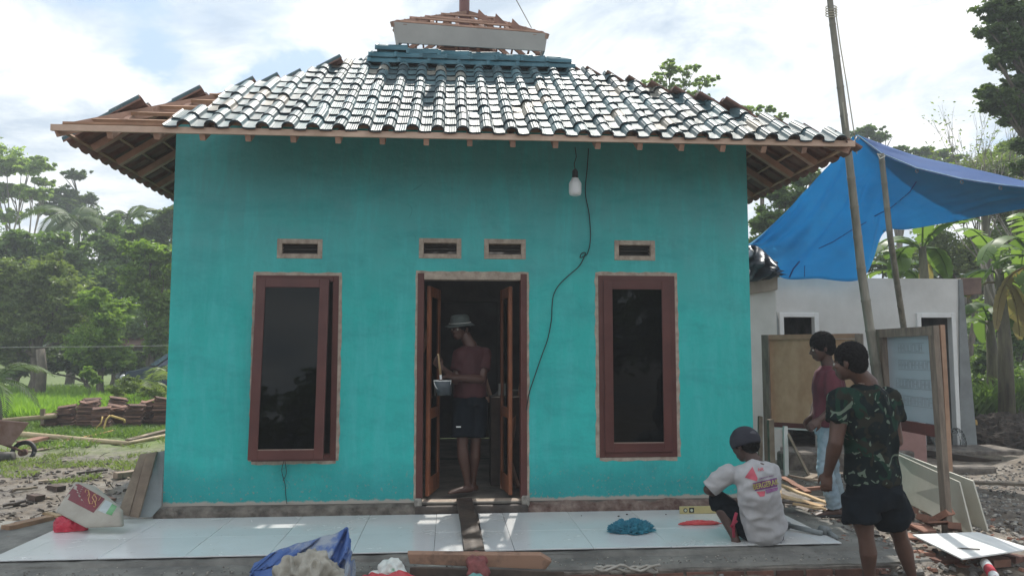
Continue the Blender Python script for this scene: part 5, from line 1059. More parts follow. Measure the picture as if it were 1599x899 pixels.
# stacks of clay roof tiles lying in the grass
rr=random.Random(41); tme=MB(); tme.prism([(-.15,-.11,0),(.15,-.11,.0),(.15,.0,.03),(.15,.11,0),(-.15,.11,0),(-.15,0,.03)],(0,0,.012)); tm1=tme.mesh('stacked_tile',[mat('old_clay_tile',(.24,.13,.09),(.12,.07,.055),scale=5,rough=.9,rnd=.45,bump=.2)])
stacks=[(82,670,16.2,11,'leftmost low stack of old clay roof tiles sliding apart'),(108,671,16.2,17,'dark stack of old clay roof tiles with a slanting top'),(134,674,16.0,19,'stack of old clay roof tiles behind the yellow straps, left side'),(160,673,15.9,15,'stack of old clay roof tiles bound by yellow straps'),(186,668,16.3,16,'stack of old clay roof tiles right of the yellow straps'),(208,664,16.2,17,'stack of old clay roof tiles at the back of the row'),(230,660,16.6,19,'stack of old clay roof tiles near the house corner'),(254,660,16.5,22,'stack of old clay roof tiles partly hidden by the house corner'),(140,655,17.3,19,'rear stack of old clay roof tiles behind the dark one'),(178,655,17.3,20,'rear stack of old clay roof tiles in the middle of the row')]
for (px,py,Y,n_,l_) in stacks:
    p=V(px,py,Y); z=gz(p.x,Y); st=thing('tile_stack',l_,'tile stack',(p.x,Y,z),'stacks of old roof tiles in the grass'); tx=rr.uniform(-.25,.25); a0=rr.uniform(-.3,.3)
    for k in range(n_):
        part('tile',tm1,None,st,W=T(p.x+tx*.012*k*1.5+rr.uniform(-.02,.02),Y+rr.uniform(-.03,.03),z+.02+k*.027)@Matrix.Rotation(a0+rr.uniform(-.12,.12)+(.5 if k>n_-3 else 0),4,'Z')@Matrix.Rotation(rr.uniform(-.05,.05)+(.25*rr.uniform(-1,1) if k>n_-3 else tx*.3),4,'Y')@Matrix.Scale(1.08,4))
mb=MB(); mb.tube([V(172,648,15.6),V(166,655,15.55),V(162,668,15.5),V(166,673,15.5)],.018,6); mb.tube([V(160,650,15.6),V(158,660,15.55),V(150,668,15.5)],.015,6); mb.tube([V(174,649,15.6),V(184,652,15.5),V(194,655,15.5),V(195,660,15.5)],.022,6); mb.tube([V(148,670,15.5),V(160,673,15.4),V(172,673,15.4)],.025,6)
single('yellow_straps',mb,mat('yellow_strap',(.60,.42,.14),(.5,.36,.12)),'yellow packing straps draped over the tile stacks','straps',smooth=True)
# hut and car beyond the grass
HB=thing('hut','small hut with rusty tiled lean-to roof seen between the trees and the house','hut',V(225,590,30.5)); HY=30.5
mb=MB(); a,b=V(188,596,HY),V(300,596,HY); mb.bx(a.x,b.x,HY,HY+3,.1,V(200,540,HY).z); part('wall',mb,mat('grey_brown_wall',(.2,.17,.14),(.12,.1,.085),scale=2,world=True),HB)
mb=MB(); mb.prism([V(183,543,HY-.8),V(243,541,HY-.8),V(240,529,HY+.6),V(192,530,HY+.6)],(0,0,.08)); mb.prism([V(222,532,HY-.3),V(285,529,HY-.3),V(285,521,HY+1.5),V(224,523,HY+1.5)],(0,0,.08)); part('roof',mb,mat('rusty_tile_roof',(.20,.10,.07),(.10,.07,.055),scale=8,world=True,bump=.5),HB)
mb=MB(); mb.bar(V(243.5,596,HY-.7),V(243.5,527,HY-.7),.14,.14,up=(0,1,0)); part('post',mb,GREYW,HB)
mb=MB(); p,q=V(206,572,HY-.03),V(220,556,HY-.03); mb.bx(p.x,q.x,HY-.05,HY-.01,p.z,q.z); part('window',mb,BLACK,HB); mb=MB(); p,q=V(210,553,HY-.03),V(228,544,HY-.03); mb.bx(p.x,q.x,HY-.05,HY-.01,p.z,q.z); part('poster',mb,GREYS,HB)
def make_car():
    car=thing('parked_car','dark blue car standing in front of the hut, mostly hidden by the house corner','car',V(268,600,25)); cp=V(268,601,25); Mx=T(cp.x+.6,25.2,gz(cp.x,25))@Matrix.Rotation(R(28),4,'Z')
    pr_=[(-2.1,.35),(-2.15,.65),(-2.0,.95),(-1.2,1.08),(-.55,1.55),(.9,1.62),(1.75,1.3),(2.1,1.0),(2.15,.45),(1.9,.3),(-1.9,.3)]
    P=[];
    for (yy,k,dz) in ((-.82,1,0),(-.8,1,0.0),(.8,1,0),(.82,1,0)):
        P.append([Mx@Vector((x*(.98 if abs(yy)>.81 else 1),yy*(.86 if z>1.2 else 1),z)) for x,z in pr_+[pr_[0]]])
    mb=MB(); mb.grid(P[::-1]); mb.add(P[0][:-1],[tuple(range(11))]); mb.add(P[-1][:-1],[tuple(range(10,-1,-1))]); paint=mat('dark_blue_car_paint',(.03,.05,.09),(.025,.04,.08),rough=.25,bump=0,coat=.6); part('body',mb,paint,car,bevel=.03)
    gm=mat('car_window',(.10,.16,.24),(.08,.13,.2),rough=.1,bump=0)
    mb=MB(); mb.add([Mx@Vector(v) for v in ((-1.19,-.66,1.10),(-1.19,.66,1.10),(-.58,.6,1.54),(-.58,-.6,1.54))],[(0,3,2,1)]); mb.v=[tuple(Vector(v)+Mx.to_3x3()@Vector((-.02,0,.02))) for v in mb.v]; part('windscreen',mb,gm,car)
    for s_ in (-1,1):
        mb=MB(); mb.prism([Mx@Vector(v) for v in ((-1.0,s_*.80,1.08),(-.5,s_*.72,1.5),(.85,s_*.72,1.54),(1.5,s_*.8,1.12))],Mx.to_3x3()@Vector((0,s_*.015,0))); part('side_window',mb,gm,car)
        mb=MB(); mb.ell(Mx@Vector((-2.05,s_*.58,.78)),(.1,.18,.1),10,6); part('headlight',mb,mat('headlamp',(.6,.62,.65),rough=.1,bump=0),car,smooth=True)
        for x in (-1.35,1.35):
            mb=MB(); mb.tube([Mx@Vector((x,s_*.68,.33)),Mx@Vector((x,s_*.86,.33))],.33,18); wl=part('wheel',mb,BLACK,car); WL[wl]=Vector((0,0,0)); mb=MB(); mb.tube([Mx@Vector((x,s_*.86,.33)),Mx@Vector((x,s_*.875,.33))],.2,14); o=bpy.data.objects.new('rim',mb.mesh('rim',CEM)); COL.objects.link(o); o.parent=wl
    mb=MB(); mb.bar(Mx@Vector((-2.17,-.8,.45)),Mx@Vector((-2.17,.8,.45)),.08,.16); part('bumper',mb,CEM,car,bevel=.02)
make_car()
mb=MB(); mb.tube([V(-40,543,21),V(60,541.5,21),V(170,541,21),V(280,539,21)],.008,5); single('wire_line',mb,mat('pale_wire',(.4,.4,.36)),'thin wire line stretched across the field from the left edge to the house','wire')
# ---------------- wires and lamp on the facade ----------------
lp=thing('hanging_lamp','white bulb hanging on a short cable from the eave in front of the turquoise wall','lamp',V(898,306,6.9)); c=V(898,230,6.9); s0=V(898,264,6.9); s1=V(898,278,6.9)
mb=MB(); mb.tube([c,V(900,245,6.9),V(896.5,256,6.9),s0],.004,6); part('cable',mb,BLACK,lp); mb=MB(); mb.tube([s0,s0-Vector((0,0,.02)),s1],[.012,.026,.028],12); part('socket',mb,BLACK,lp,smooth=True)
b0=V(898,306,6.9).z; h_=s1.z-b0; mb=MB(); mb.tube([(s1.x,6.9,s1.z),(s1.x,6.9,s1.z-.012),(s1.x,6.9,s1.z-.04),(s1.x,6.9,s1.z-.055),(s1.x,6.9,b0+.03),(s1.x,6.9,b0+.008),(s1.x,6.9,b0)],[.03,.034,.052,.058,.058,.05,.03],18); part('bulb',mb,mat('milky_bulb',(.78,.80,.80),(.74,.76,.76),rough=.35,bump=0),lp,smooth=True)
def spl(pts,k=6):
    P=[Vector(p) for p in pts]; out=[]
    for i in range(len(P)-1):
        p0,p1,p2,p3=P[max(0,i-1)],P[i],P[i+1],P[min(len(P)-1,i+2)]
        for j in range(k): f=j/k; out.append(.5*((2*p1)+(p2-p0)*f+(2*p0-5*p1+4*p2-p3)*f*f+(3*p1-p0-3*p2+p3)*f**3))
    return out+[P[-1]]
mb=MB(); mb.tube(spl([V(x,y,7.285) for x,y in ((919,232),(917,262),(914,300),(920,335),(922,372),(918,394),(912,400),(906,402),(908,396),(914,395),(909,408),(902,418),(888,430),(872,446),(864,462),(862,480),(861,500),(855,530),(846,555),(834,590),(826,615),(822,640))]),.0045,6); single('power_cable',mb,BLACK,'thin black cable with a knot hanging down the turquoise wall to the door frame','cable')
mb=MB(); mb.tube(spl([V(443,720,7.27),V(440,735,7.28),V(445,755,7.285),V(446,770,7.285),V(448,786,7.285)]),.003,5); mb.tube(spl([V(445,720,7.27),V(447,738,7.28),V(442,750,7.285)]),.003,5); single('wire',mb,BLACK,'short black wires dangling below the left window','wire')
mb=MB(); mb.tube([V(803,-20,8.4),V(806,0,8.5),V(830,44,8.6)],.005,5); single('string',mb,mat('pale_string',(.45,.38,.3)),'thin string running up from the upper roof to above the frame','string')
# ---------------- people ----------------
def loft(mb,secs,right,n=20):
    """secs: (centre, half width, half depth[, fwd vector]); closed ends"""
    vs=[];k=len(secs); rg=Vector(right).normalized()
    for i,s in enumerate(secs):
        d=(Vector(secs[min(i+1,k-1)][0])-Vector(secs[max(i-1,0)][0])).normalized(); f=d.cross(rg).normalized(); r_=f.cross(d).normalized()
        for j in range(n): a=2*PI*j/n; ca,sa=math.cos(a),math.sin(a); ex=.85; vs.append(Vector(s[0])+r_*(math.copysign(abs(ca)**ex,ca)*s[1])+f*(math.copysign(abs(sa)**ex,sa)*s[2]))
    fs=[(i*n+j,i*n+(j+1)%n,(i+1)*n+(j+1)%n,(i+1)*n+j) for i in range(k-1) for j in range(n)]+[tuple(range(n-1,-1,-1)),tuple((k-1)*n+j for j in range(n))]
    mb.add(vs,fs)
def limb(mb,pts,rad,n=14):
    pts=[Vector(p) for p in pts]; mb.tube(pts,rad,n)
    for p,r_ in list(zip(pts,rad)): mb.ell(p,(r_*.99,)*3,12,8)
def fuse(name,mb,vox,mats,smooth_it=4,wr=0,wscale=9,seed=0,fine=0,sv=(1,1,1)):
    me=mb.mesh(name+'_src',mats); o=bpy.data.objects.new(name+'_src',me); COL.objects.link(o)
    # consistent outward normals for the voxel union
    import bmesh
    b=bmesh.new(); b.from_mesh(me); bmesh.ops.recalc_face_normals(b,faces=b.faces); b.to_mesh(me); b.free()
    r=o.modifiers.new('r','REMESH'); r.mode='VOXEL'; r.voxel_size=vox; r.use_smooth_shade=True
    s=o.modifiers.new('s','SMOOTH'); s.factor=.5; s.iterations=smooth_it
    dg=bpy.context.evaluated_depsgraph_get(); ev=o.evaluated_get(dg); out=bpy.data.meshes.new_from_object(ev)
    bpy.data.objects.remove(o,do_unlink=True); out.name=name
    if wr:
        nv=len(out.vertices); co=np.empty(nv*3); out.vertices.foreach_get('co',co); co=co.reshape(-1,3); no=np.empty(nv*3); out.vertices.foreach_get('normal',no); no=no.reshape(-1,3)
        for i in range(nv):
            v=Vector((co[i][0]*sv[0],co[i][1]*sv[1],co[i][2]*sv[2])); q=1-2*abs(mnoise.noise(v*wscale+Vector((seed,0,0)))); q2=mnoise.noise(v*wscale*2.3+Vector((0,seed,9)))
            co[i]+=no[i]*wr*(q*.7+q2*.45-.25)
        out.vertices.foreach_set('co',co.reshape(-1)); out.update()
    for p in out.polygons: p.use_smooth=True
    out.materials.clear(); out.materials.append(mats); return out
def hand(mb,w_,d,palmn,side,curl=.5,s=1.,spread=1.):
    """w_: wrist, d: hand direction, palmn: palm normal, side +1: thumb towards d x palmn"""
    d=Vector(d).normalized(); n=Vector(palmn); n=(n-d*n.dot(d)).normalized(); t=d.cross(n)*side; w_=Vector(w_)
    loft(mb,[(w_-d*.01,.025*s,.018*s),(w_+d*.03*s,.034*s,.016*s),(w_+d*.065*s,.04*s,.015*s),(w_+d*.09*s,.038*s,.012*s)],t,14)
    for k,(o,l) in enumerate(((.03,.072),(.0105,.08),(-.0105,.075),(-.03,.058))):
        b=w_+d*.083*s+t*o*s; c=curl*(1+.12*k); p=[b-d*.02*s];dd=(d+t*(o*1.5*spread)).normalized(); q=b
        p.append(q)
        for j,f in enumerate((.45,.3,.25)):
            a=c*(.6+.5*j); dd=(dd*math.cos(a*.7)+n*math.sin(a*.7)).normalized(); dd=(dd+d*.0).normalized(); q=q+dd*l*s*f; p.append(q)
        mb.tube(p,[.0095*s,.0095*s,.009*s,.0082*s,.0065*s],8); mb.ell(p[-1],(.0065*s,)*3,8,6)
    b=w_+d*.02*s+t*.024*s; e=(d*.7+t*.75+n*.35).normalized(); e2=(d*.95+t*.15+n*.35*curl).normalized(); p=[b,b+e*.035*s,b+e*.035*s+e2*.03*s,b+e*.035*s+e2*.052*s]; mb.tube(p,[.013*s,.0115*s,.010*s,.0075*s],8); mb.ell(p[-1],(.0075*s,)*3,8,6)
def head(mb,c,f,s=1.,up=(0,0,1)):
    """c: centre of skull, f: facing"""
    c=Vector(c); f=Vector(f).normalized(); u=Vector(up); r_=f.cross(u).normalized(); u=r_.cross(f).normalized(); Rm=Matrix((r_,f,u)).transposed()
    P=lambda x,y,z: c+r_*x*s+f*y*s+u*z*s
    mb.ell(P(0,-.008,.025),(.074*s,.094*s,.086*s),18,14,Rm); mb.ell(P(0,.028,-.03),(.062*s,.066*s,.078*s),16,12,Rm); mb.ell(P(0,.05,-.085),(.034*s,.034*s,.026*s),12,8,Rm)
    mb.ell(P(0,.078,.012),(.045*s,.014*s,.012*s),12,8,Rm)
    mb.tube([P(0,.086,.005),P(0,.098,-.018),P(0,.107,-.034)],[.008*s,.011*s,.014*s],8); mb.ell(P(.011,.096,-.036),(.009*s,)*3,8,6); mb.ell(P(-.011,.096,-.036),(.009*s,)*3,8,6)
    mb.ell(P(0,.089,-.062),(.024*s,.010*s,.007*s),10,6,Rm); mb.ell(P(0,.087,-.074),(.021*s,.010*s,.008*s),10,6,Rm)
    for q in (-1,1):
        mb.ell(P(q*.042,.062,-.022),(.022*s,.02*s,.02*s),10,8,Rm)
        mb.ell(P(q*.076,-.008,-.012),(.010*s,.02*s,.033*s),10,8,Rm@Matrix.Rotation(q*.35,3,'Z'))
    return P,Rm
def hairmesh(P,Rm,s,m,seed,thick=.013,front=.06,low=-.045):
    """short hair: a soft cap fused over the back and top of the skull"""
    mb=MB(); k=thick; mb.ell(P(0,-.018,.036),((.074+k)*s,(.090+k*.7)*s,(.080+k)*s),24,18,Rm); mb.ell(P(0,-.05,-.012),((.062+k)*s,(.052+k*.6)*s,(.055+k)*s),18,12,Rm)
    for q in (-1,1): mb.ell(P(q*.068,.012,.012),(.012*s,.03*s,.03*s),10,8,Rm)
    return fuse('hair',mb,.006,HAIR,3,.009,55,seed)
# bundled cloth and bags in the foreground
def bundle(name,els,m,label,cat,vox=.008,wr=.03,ws=9,seed=1,sv=(1,1,1)):
    mb=MB()
    for e in els:
        if len(e[0])==3 and isinstance(e[1],tuple): mb.ell(e[0],e[1],20,14,e[2] if len(e)>2 else None)
    me=fuse(name,mb,vox,m,4,wr,ws,seed,sv=sv); return single(name,me,m,label,cat)
q=V(484,905,5.12)
bundle('cream_sack',[((q.x,q.y,.14),(.22,.15,.26)),((q.x-.02,q.y,.31),(.20,.13,.14)),((q.x-.10,q.y-.02,.38),(.07,.06,.07)),((q.x,q.y+.02,.42),(.11,.06,.045)),((q.x+.13,q.y,.24),(.10,.1,.14))],mat('cream_cement_sack',(.40,.37,.31),(.26,.24,.20),scale=5,rough=.75,bump=.3),'cream paper sack with a puckered grey top in the left foreground','sack',wr=.055,ws=13,seed=3,sv=(1.3,1,.6))
q=V(602,905,5.2)
bundle('red_plastic_bag',[((q.x,q.y,.14),(.19,.1,.17)),((q.x-.07,q.y,.22),(.10,.08,.09)),((q.x+.1,q.y,.2),(.10,.08,.1))],mat('red_plastic',(.55,.06,.07),(.42,.04,.05),scale=5,rough=.35,bump=.1),'flat red plastic bag at the bottom edge left of the orange board','plastic bag',wr=.04,ws=12,seed=5)
q=V(611,885,5.27)
bundle('white_green_bag',[((q.x,q.y,.30),(.08,.06,.07)),((q.x+.04,q.y,.27),(.07,.05,.09)),((q.x-.07,q.y,.27),(.07,.04,.035))],mat('white_green_plastic',(.62,.64,.60),(.06,.28,.14),scale=6,rough=.4,bump=.1,lo=.36,hi=.42),'white and green plastic wrapper lying on the red plastic bag','plastic bag',vox=.006,wr=.035,ws=14,seed=7)
bundle('red_cloth',[((.205,5.39,.15),(.08,.06,.2)),((.20,5.47,.30),(.08,.14,.05)),((.215,5.38,.24),(.08,.06,.1))],mat('faded_red_cloth',(.28,.085,.08),(.17,.055,.052),scale=9,rough=.85,bump=.3),'faded red cloth wrapped over the near end of the dark plank','cloth',vox=.007,wr=.022,ws=13,seed=9)
bundle('green_cloth',[((.20,5.22,.12),(.10,.07,.16)),((.17,5.22,.19),(.07,.06,.09))],mat('sea_green_cloth',(.16,.36,.33),(.10,.25,.23),scale=9,rough=.85,bump=.3),'sea green cloth bundle at the bottom edge below the red cloth','cloth',vox=.007,wr=.025,ws=14,seed=11)
SKIN=mat('brown_skin',(.115,.058,.04),(.085,.042,.03),scale=9,rough=.5,bump=.06)
SKIND=mat('darker_brown_skin',(.085,.042,.03),(.065,.031,.023),scale=9,rough=.5,bump=.06)
HAIR=mat('black_hair',(.012,.010,.010),(.007,.006,.006),scale=60,rough=.8,bump=.5,spec=.15)
EYE=mat('eye_white',(.55,.5,.45),rough=.2,bump=0); IRIS=mat('dark_iris',(.01,.008,.006),rough=.15,bump=0)
def eyes(P,root,s):
    for q in (-1,1):
        mb=MB(); c=P(q*.031,.080,-.006); mb.ell(c,(.0115*s,)*3,10,8); e=part('eye',mb,EYE,root,smooth=True); WL[e]=Vector((0,0,0))
        mb=MB(); mb.ell(P(q*.031,.0885,-.007),(.005*s,)*3,8,6); o=bpy.data.objects.new('iris',mb.mesh('iris',IRIS)); COL.objects.link(o); o.parent=e
def foot(mb,a,d,s=1.):
    d=Vector((d[0],d[1],0)).normalized(); a=Vector(a); g=Vector((a.x,a.y,a.z-.065*s))
    loft(mb,[(g-d*.055+Vector((0,0,.03)),.028,.026),(g+Vector((0,0,.035)),.034,.036),(g+d*.08+Vector((0,0,.028)),.04,.028),(g+d*.15+Vector((0,0,.018)),.045,.018),(g+d*.185+Vector((0,0,.013)),.036,.012)],d.cross(Vector((0,0,1))),14)
    sd_=d.cross(Vector((0,0,1)))
    for k in range(5): o=(-.034+.017*k); b=g+d*(.175-.012*abs(k-1))+sd_*o+Vector((0,0,.011)); mb.tube([b,b+d*.03],[.010 if k else .012,.008],8); mb.ell(b+d*.03,(.0085,)*3,8,6)
def camomat():
    m=mat('camouflage_fabric',(.015,.03,.022),rough=.9,bump=.1,spec=.2); t=m.node_tree; b=t.nodes['Principled BSDF']; co=N(t,'ShaderNodeNewGeometry').outputs['Position']
    mp=N(t,'ShaderNodeMapping'); mp.inputs['Scale'].default_value=(1,1,.8); mp.inputs['Rotation'].default_value=(0,.6,0); L(t,co,mp.inputs[0])
    n1=NOISE(t,mp.outputs[0],6,1.5,.5,1.2); mp2=N(t,'ShaderNodeMapping'); mp2.inputs['Location'].default_value=(5,3,8); mp2.inputs['Rotation'].default_value=(0,-.9,.5); L(t,co,mp2.inputs[0])
    n2=NOISE(t,mp2.outputs[0],7,1.5,.5,1.6); n3=NOISE(t,mp2.outputs[0],8,1.,.5,2.6)
    c=MIX(t,RAMP(t,n1,[(.58,0.),(.59,1.)]),(.006,.012,.013),(.009,.034,.023)); c=MIX(t,RAMP(t,n2,[(.58,0.),(.59,1.)]),c,(.022,.022,.016)); c=MIX(t,RAMP(t,n3,[(.66,0.),(.67,1.)]),c,(.13,.17,.13)); L(t,c,b.inputs['Base Color']); return m
def person(label,loc,bodymb,skin,vox=.0075):
    t=thing('person',label,'person',loc); part('body',fuse('body',bodymb,vox,skin,3),None,t); return t
lp_=lambda a,b,f: Vector(a).lerp(Vector(b),f)
def leg(mb,h,k,a,toe,s=1.,ft=True,kf=None):
    h,k,a=Vector(h),Vector(k),Vector(a); 
    limb(mb,[h,lp_(h,k,.35),lp_(h,k,.75),k,],[.088*s,.082*s,.062*s,.054*s])
    c=lp_(k,a,.3); back=(k-h).normalized()-(a-k).normalized(); bk=back.normalized()*.012 if back.length>.05 else -Vector((toe[0],toe[1],0)).normalized()*.014
    limb(mb,[k,lp_(k,a,.12)+bk*.5,c+bk,lp_(k,a,.6),lp_(k,a,.85),a],[.053*s,.054*s,.058*s,.043*s,.032*s,.034*s])
    if ft: foot(mb,a,toe,s)
def arm(mb,sh,e,w_,s=1.):
    limb(mb,[sh,lp_(sh,e,.4),lp_(sh,e,.85),e,lp_(e,w_,.25),lp_(e,w_,.7),w_],[.056*s,.05*s,.042*s,.041*s,.042*s,.031*s,.026*s])
# --- man in camouflage shirt ---
Y=5.15; g0=.12
hc=V(1326,565,Y); ns=V(1354,600,Y); pv=V(1364,772,Y+.02); rgt=Vector((.97,.2,0)).normalized()
sL,sR=V(1315,622,Y-.02),V(1386,621,Y+.03); hL,hR=V(1341,785,Y),V(1387,785,Y+.03); kL,kR=V(1352,838,Y-.02),V(1405,836,Y+.10); aL,aR=V(1360,918,Y+.02),V(1428,912,Y+.12)
B=MB(); P_,Rm_=head(B,hc,(-.62,.72,-.12),1.1); limb(B,[hc+Vector((.025,-.01,-.05)),lp_(hc,ns,.7),ns],[.062,.064,.075])
loft(B,[(pv+Vector((0,0,-.06)),.15,.10),(pv,.165,.115),(lp_(pv,ns,.3),.145,.10),(lp_(pv,ns,.6),.17,.115),(lp_(pv,ns,.82),.18,.11),(lp_(pv,ns,.95),.12,.08),(ns,.06,.06)],rgt)
eL,wL=V(1305,690,Y-.05),V(1293,737,Y+.06); arm(B,sL,eL,wL,1.2); hand(B,wL,(-.1,.15,-1),(.6,.7,0),-1,.55,1.02)
eR,wR=V(1400,688,Y+.03),V(1378,690,Y+.30); arm(B,sR,eR,wR,1.1); hand(B,wR,(-.3,.9,.1),(-.3,0,-1),-1,.7)
leg(B,hL,kL,aL,(-.25,1)); leg(B,hR,kR,aR,(.2,1))
t=person('man in dark camouflage T-shirt and black shorts standing with his back to the camera',(pv.x,Y,g0),B,SKIN)
part('hair',hairmesh(P_,Rm_,1.1,HAIR,1,low=-.06,front=.075),None,t); eyes(P_,t,1)
S=MB(); loft(S,[(lp_(pv,ns,.10),.192,.135),(lp_(pv,ns,.14),.19,.135),(lp_(pv,ns,.35),.18,.13),(lp_(pv,ns,.62),.195,.138),(lp_(pv,ns,.80),.20,.13),(lp_(pv,ns,.93),.15,.105),(lp_(pv,ns,1.0),.085,.075)],rgt)
for a,e,q in ((sL,eL,-1),(sR,eR,1)): ee=lp_(a,e,.55)+Vector((q*.012,0,0)); S.tube([a,lp_(a,ee,.5),ee],[.086,.078,.074],14); S.ell(a,(.088,)*3,12,8); S.ell(lp_(a,lp_(pv,ns,.72),.3),(.10,)*3,12,8)
part('shirt',fuse('shirt',S,.011,camomat(),3,.026,6.5,3,sv=(1,1,.7)),None,t)
mb=MB(); q=lp_(ns,hc,.12); mb.tube([q+Vector((math.cos(a)*.072,math.sin(a)*.06,.012*math.sin(a)+.0)) for a in [2*PI*i/24 for i in range(25)]],.004,5); part('necklace',mb,mat('pale_cord',(.5,.4,.34)),t)
BLK=mat('black_shorts_fabric',(.007,.011,.016),(.005,.007,.010),scale=6,rough=.95,bump=.1,spec=.15)
S=MB(); loft(S,[(pv+Vector((0,0,-.08)),.195,.15),(pv,.195,.145),(lp_(pv,ns,.14),.175,.125)],rgt)
for h,k in ((hL,kL),(hR,kR)): S.tube([h+Vector((0,0,.06)),lp_(h,k,.3),lp_(h,k,.52)],[.115,.125,.130],16)
part('shorts',fuse('shorts',S,.011,BLK,3,.026,6,8,sv=(1,1,.6)),None,t)
# --- man in maroon shirt and light jeans, turned to the left ---
Y=7.05; hc=V(1283,542,Y); ns=V(1294,572,Y); pv=V(1293,668,Y+.02); rgt=Vector((-.35,-.93,0)).normalized(); rgt=Vector((.3,.95,0))
sN,sF=V(1300,588,Y-.15),V(1290,586,Y+.18); hN,hF=V(1298,680,Y-.08),V(1292,680,Y+.1); kN,kF=V(1288,733,Y-.08),V(1298,735,Y+.16); aN,aF=V(1304,794,Y-.06),V(1312,790,Y+.2)
B=MB(); P_,Rm_=head(B,hc,(-.95,.25,-.25),1.1); limb(B,[hc+Vector((.03,0,-.05)),lp_(hc,ns,.7),ns],[.056,.056,.066])
loft(B,[(pv+Vector((0,0,-.06)),.14,.10),(pv,.15,.115),(lp_(pv,ns,.35),.135,.10),(lp_(pv,ns,.7),.17,.115),(lp_(pv,ns,.88),.16,.10),(ns,.06,.06)],rgt)
eN,wN=V(1303,637,Y-.20),V(1280,655,Y-.24); arm(B,sN,eN,wN,1.0); hand(B,wN,(-.8,-.1,-.5),(0,.8,-.5),1,.9)
eF,wF=V(1275,630,Y+.2),V(1268,650,Y+.1); arm(B,sF,eF,wF,1.0); hand(B,wF,(-.6,0,-.6),(0,-.8,-.3),-1,.9)
leg(B,hN,kN,aN,(-1,.1)); leg(B,hF,kF,aF,(-1,.3))
t=person('man in maroon T-shirt and light blue jeans standing half hidden behind the man in camouflage',(pv.x,Y,.2),B,SKIND)
part('hair',hairmesh(P_,Rm_,1.1,HAIR,5,thick=.02,low=-.055,front=.06),None,t); eyes(P_,t,1)
S=MB(); loft(S,[(lp_(pv,ns,.05),.165,.14),(lp_(pv,ns,.4),.16,.135),(lp_(pv,ns,.7),.19,.14),(lp_(pv,ns,.9),.17,.115),(lp_(pv,ns,1.0),.08,.07)],rgt)
for a,e in ((sN,eN),(sF,eF)): ee=lp_(a,e,.6); S.tube([a,lp_(a,ee,.5),ee],[.072,.074,.076],14); S.ell(a,(.072,)*3,12,8)
part('shirt',fuse('shirt',S,.012,mat('maroon_shirt_fabric',(.12,.025,.038),(.085,.018,.028),scale=5,rough=.85,bump=.1),3,.022,8,5,sv=(1,1,.6)),None,t)
S=MB(); loft(S,[(pv+Vector((0,0,-.06)),.155,.12),(lp_(pv,ns,.12),.15,.115)],rgt)
for h,k,a in ((hN,kN,aN),(hF,kF,aF)): S.tube([h+Vector((0,0,.05)),lp_(h,k,.4),k,lp_(k,a,.5),lp_(k,a,.97)],[.10,.092,.072,.068,.066],14)
part('jeans',fuse('jeans',S,.011,mat('washed_blue_denim',(.33,.42,.48),(.22,.30,.36),scale=6,rough=.9,bump=.15,bscale=60),3,.014,9,7,sv=(1,1,1.6)),None,t)
S=MB(); 
for a,dr_ in ((aN,(-1,.1)),(aF,(-1,.3))):
    d=Vector((*dr_,0)).normalized(); g=Vector((a.x,a.y,a.z-.06)); loft(S,[(g-d*.07,.04,.02),(g+d*.08,.05,.02),(g+d*.2,.045,.016)],d.cross(Vector((0,0,1))))
part('sandals',S,BLACK,t)
# --- squatting man with printed shirt ---
Y=6.0; hc=V(1163,694,Y+.08); ns=V(1178,722,Y+.02); md=V(1186,775,Y-.08); pv=V(1192,826,Y-.02); rgt=Vector((.93,.35,0)).normalized()
sL,sR=V(1136,741,Y-.0),V(1203,738,Y+.12); hL,hR=V(1178,830,Y+.02),V(1205,828,Y+.1); kL,kR=V(1123,782,Y+.14),V(1190,780,Y+.5); aL,aR=V(1150,845,Y-.02),V(1200,842,Y+.12)
B=MB(); P_,Rm_=head(B,hc,(-.45,.8,-.35),1.1); limb(B,[hc+Vector((.02,-.02,-.05)),lp_(hc,ns,.7),ns],[.056,.056,.066])
loft(B,[(pv+Vector((0,0,-.03)),.13,.11),(pv,.16,.125),(lp_(pv,md,.5),.15,.115),(md,.155,.11),(lp_(md,ns,.6),.175,.11),(lp_(md,ns,.88),.15,.09),(ns,.06,.06)],rgt)
eL,wL=V(1106,764,Y+.05),V(1135,776,Y+.38); arm(B,sL,eL,wL,1.); hand(B,wL,(.7,.5,-.3),(0,0,-1),-1,.6)
eR,wR=V(1205,770,Y+.4),V(1170,790,Y+.52); arm(B,sR,eR,wR,1.); hand(B,wR,(-.7,.3,-.2),(0,0,-1),1,.6)
leg(B,hL,kL,aL,(-.95,.25)); leg(B,hR,kR,aR,(-.1,1))
t=person('man in pale printed T-shirt and dark cap squatting on the porch edge',(pv.x,Y,.2),B,SKIND)
S=MB(); loft(S,[(pv+Vector((.035,-.03,-.09)),.12,.07),(pv+Vector((.02,-.03,-.03)),.168,.115),(lp_(pv,md,.5),.172,.128),(md,.172,.125),(lp_(md,ns,.55),.20,.128),(lp_(md,ns,.85),.17,.11),(lp_(md,ns,1.03),.08,.07)],rgt)
for a,e,f_ in ((sL,eL,.93),(sR,eR,.8)): ee=lp_(a,e,f_); S.tube([a,lp_(a,ee,.5),ee],[.080,.078,.072],14); S.ell(a,(.08,)*3,12,8)
shm=fuse('shirt',S,.009,mat('dusty_white_shirt_fabric',(.48,.47,.475),(.38,.37,.375),scale=4,rough=.9,bump=.15),3,.022,6.5,2,sv=(1,1,1.3)); sh=part('shirt',shm,None,t); WL[sh]=Vector((0,0,0))
bvs=BVHTree.FromPolygons([v.co.copy() for v in shm.vertices],[tuple(p.vertices) for p in shm.polygons])
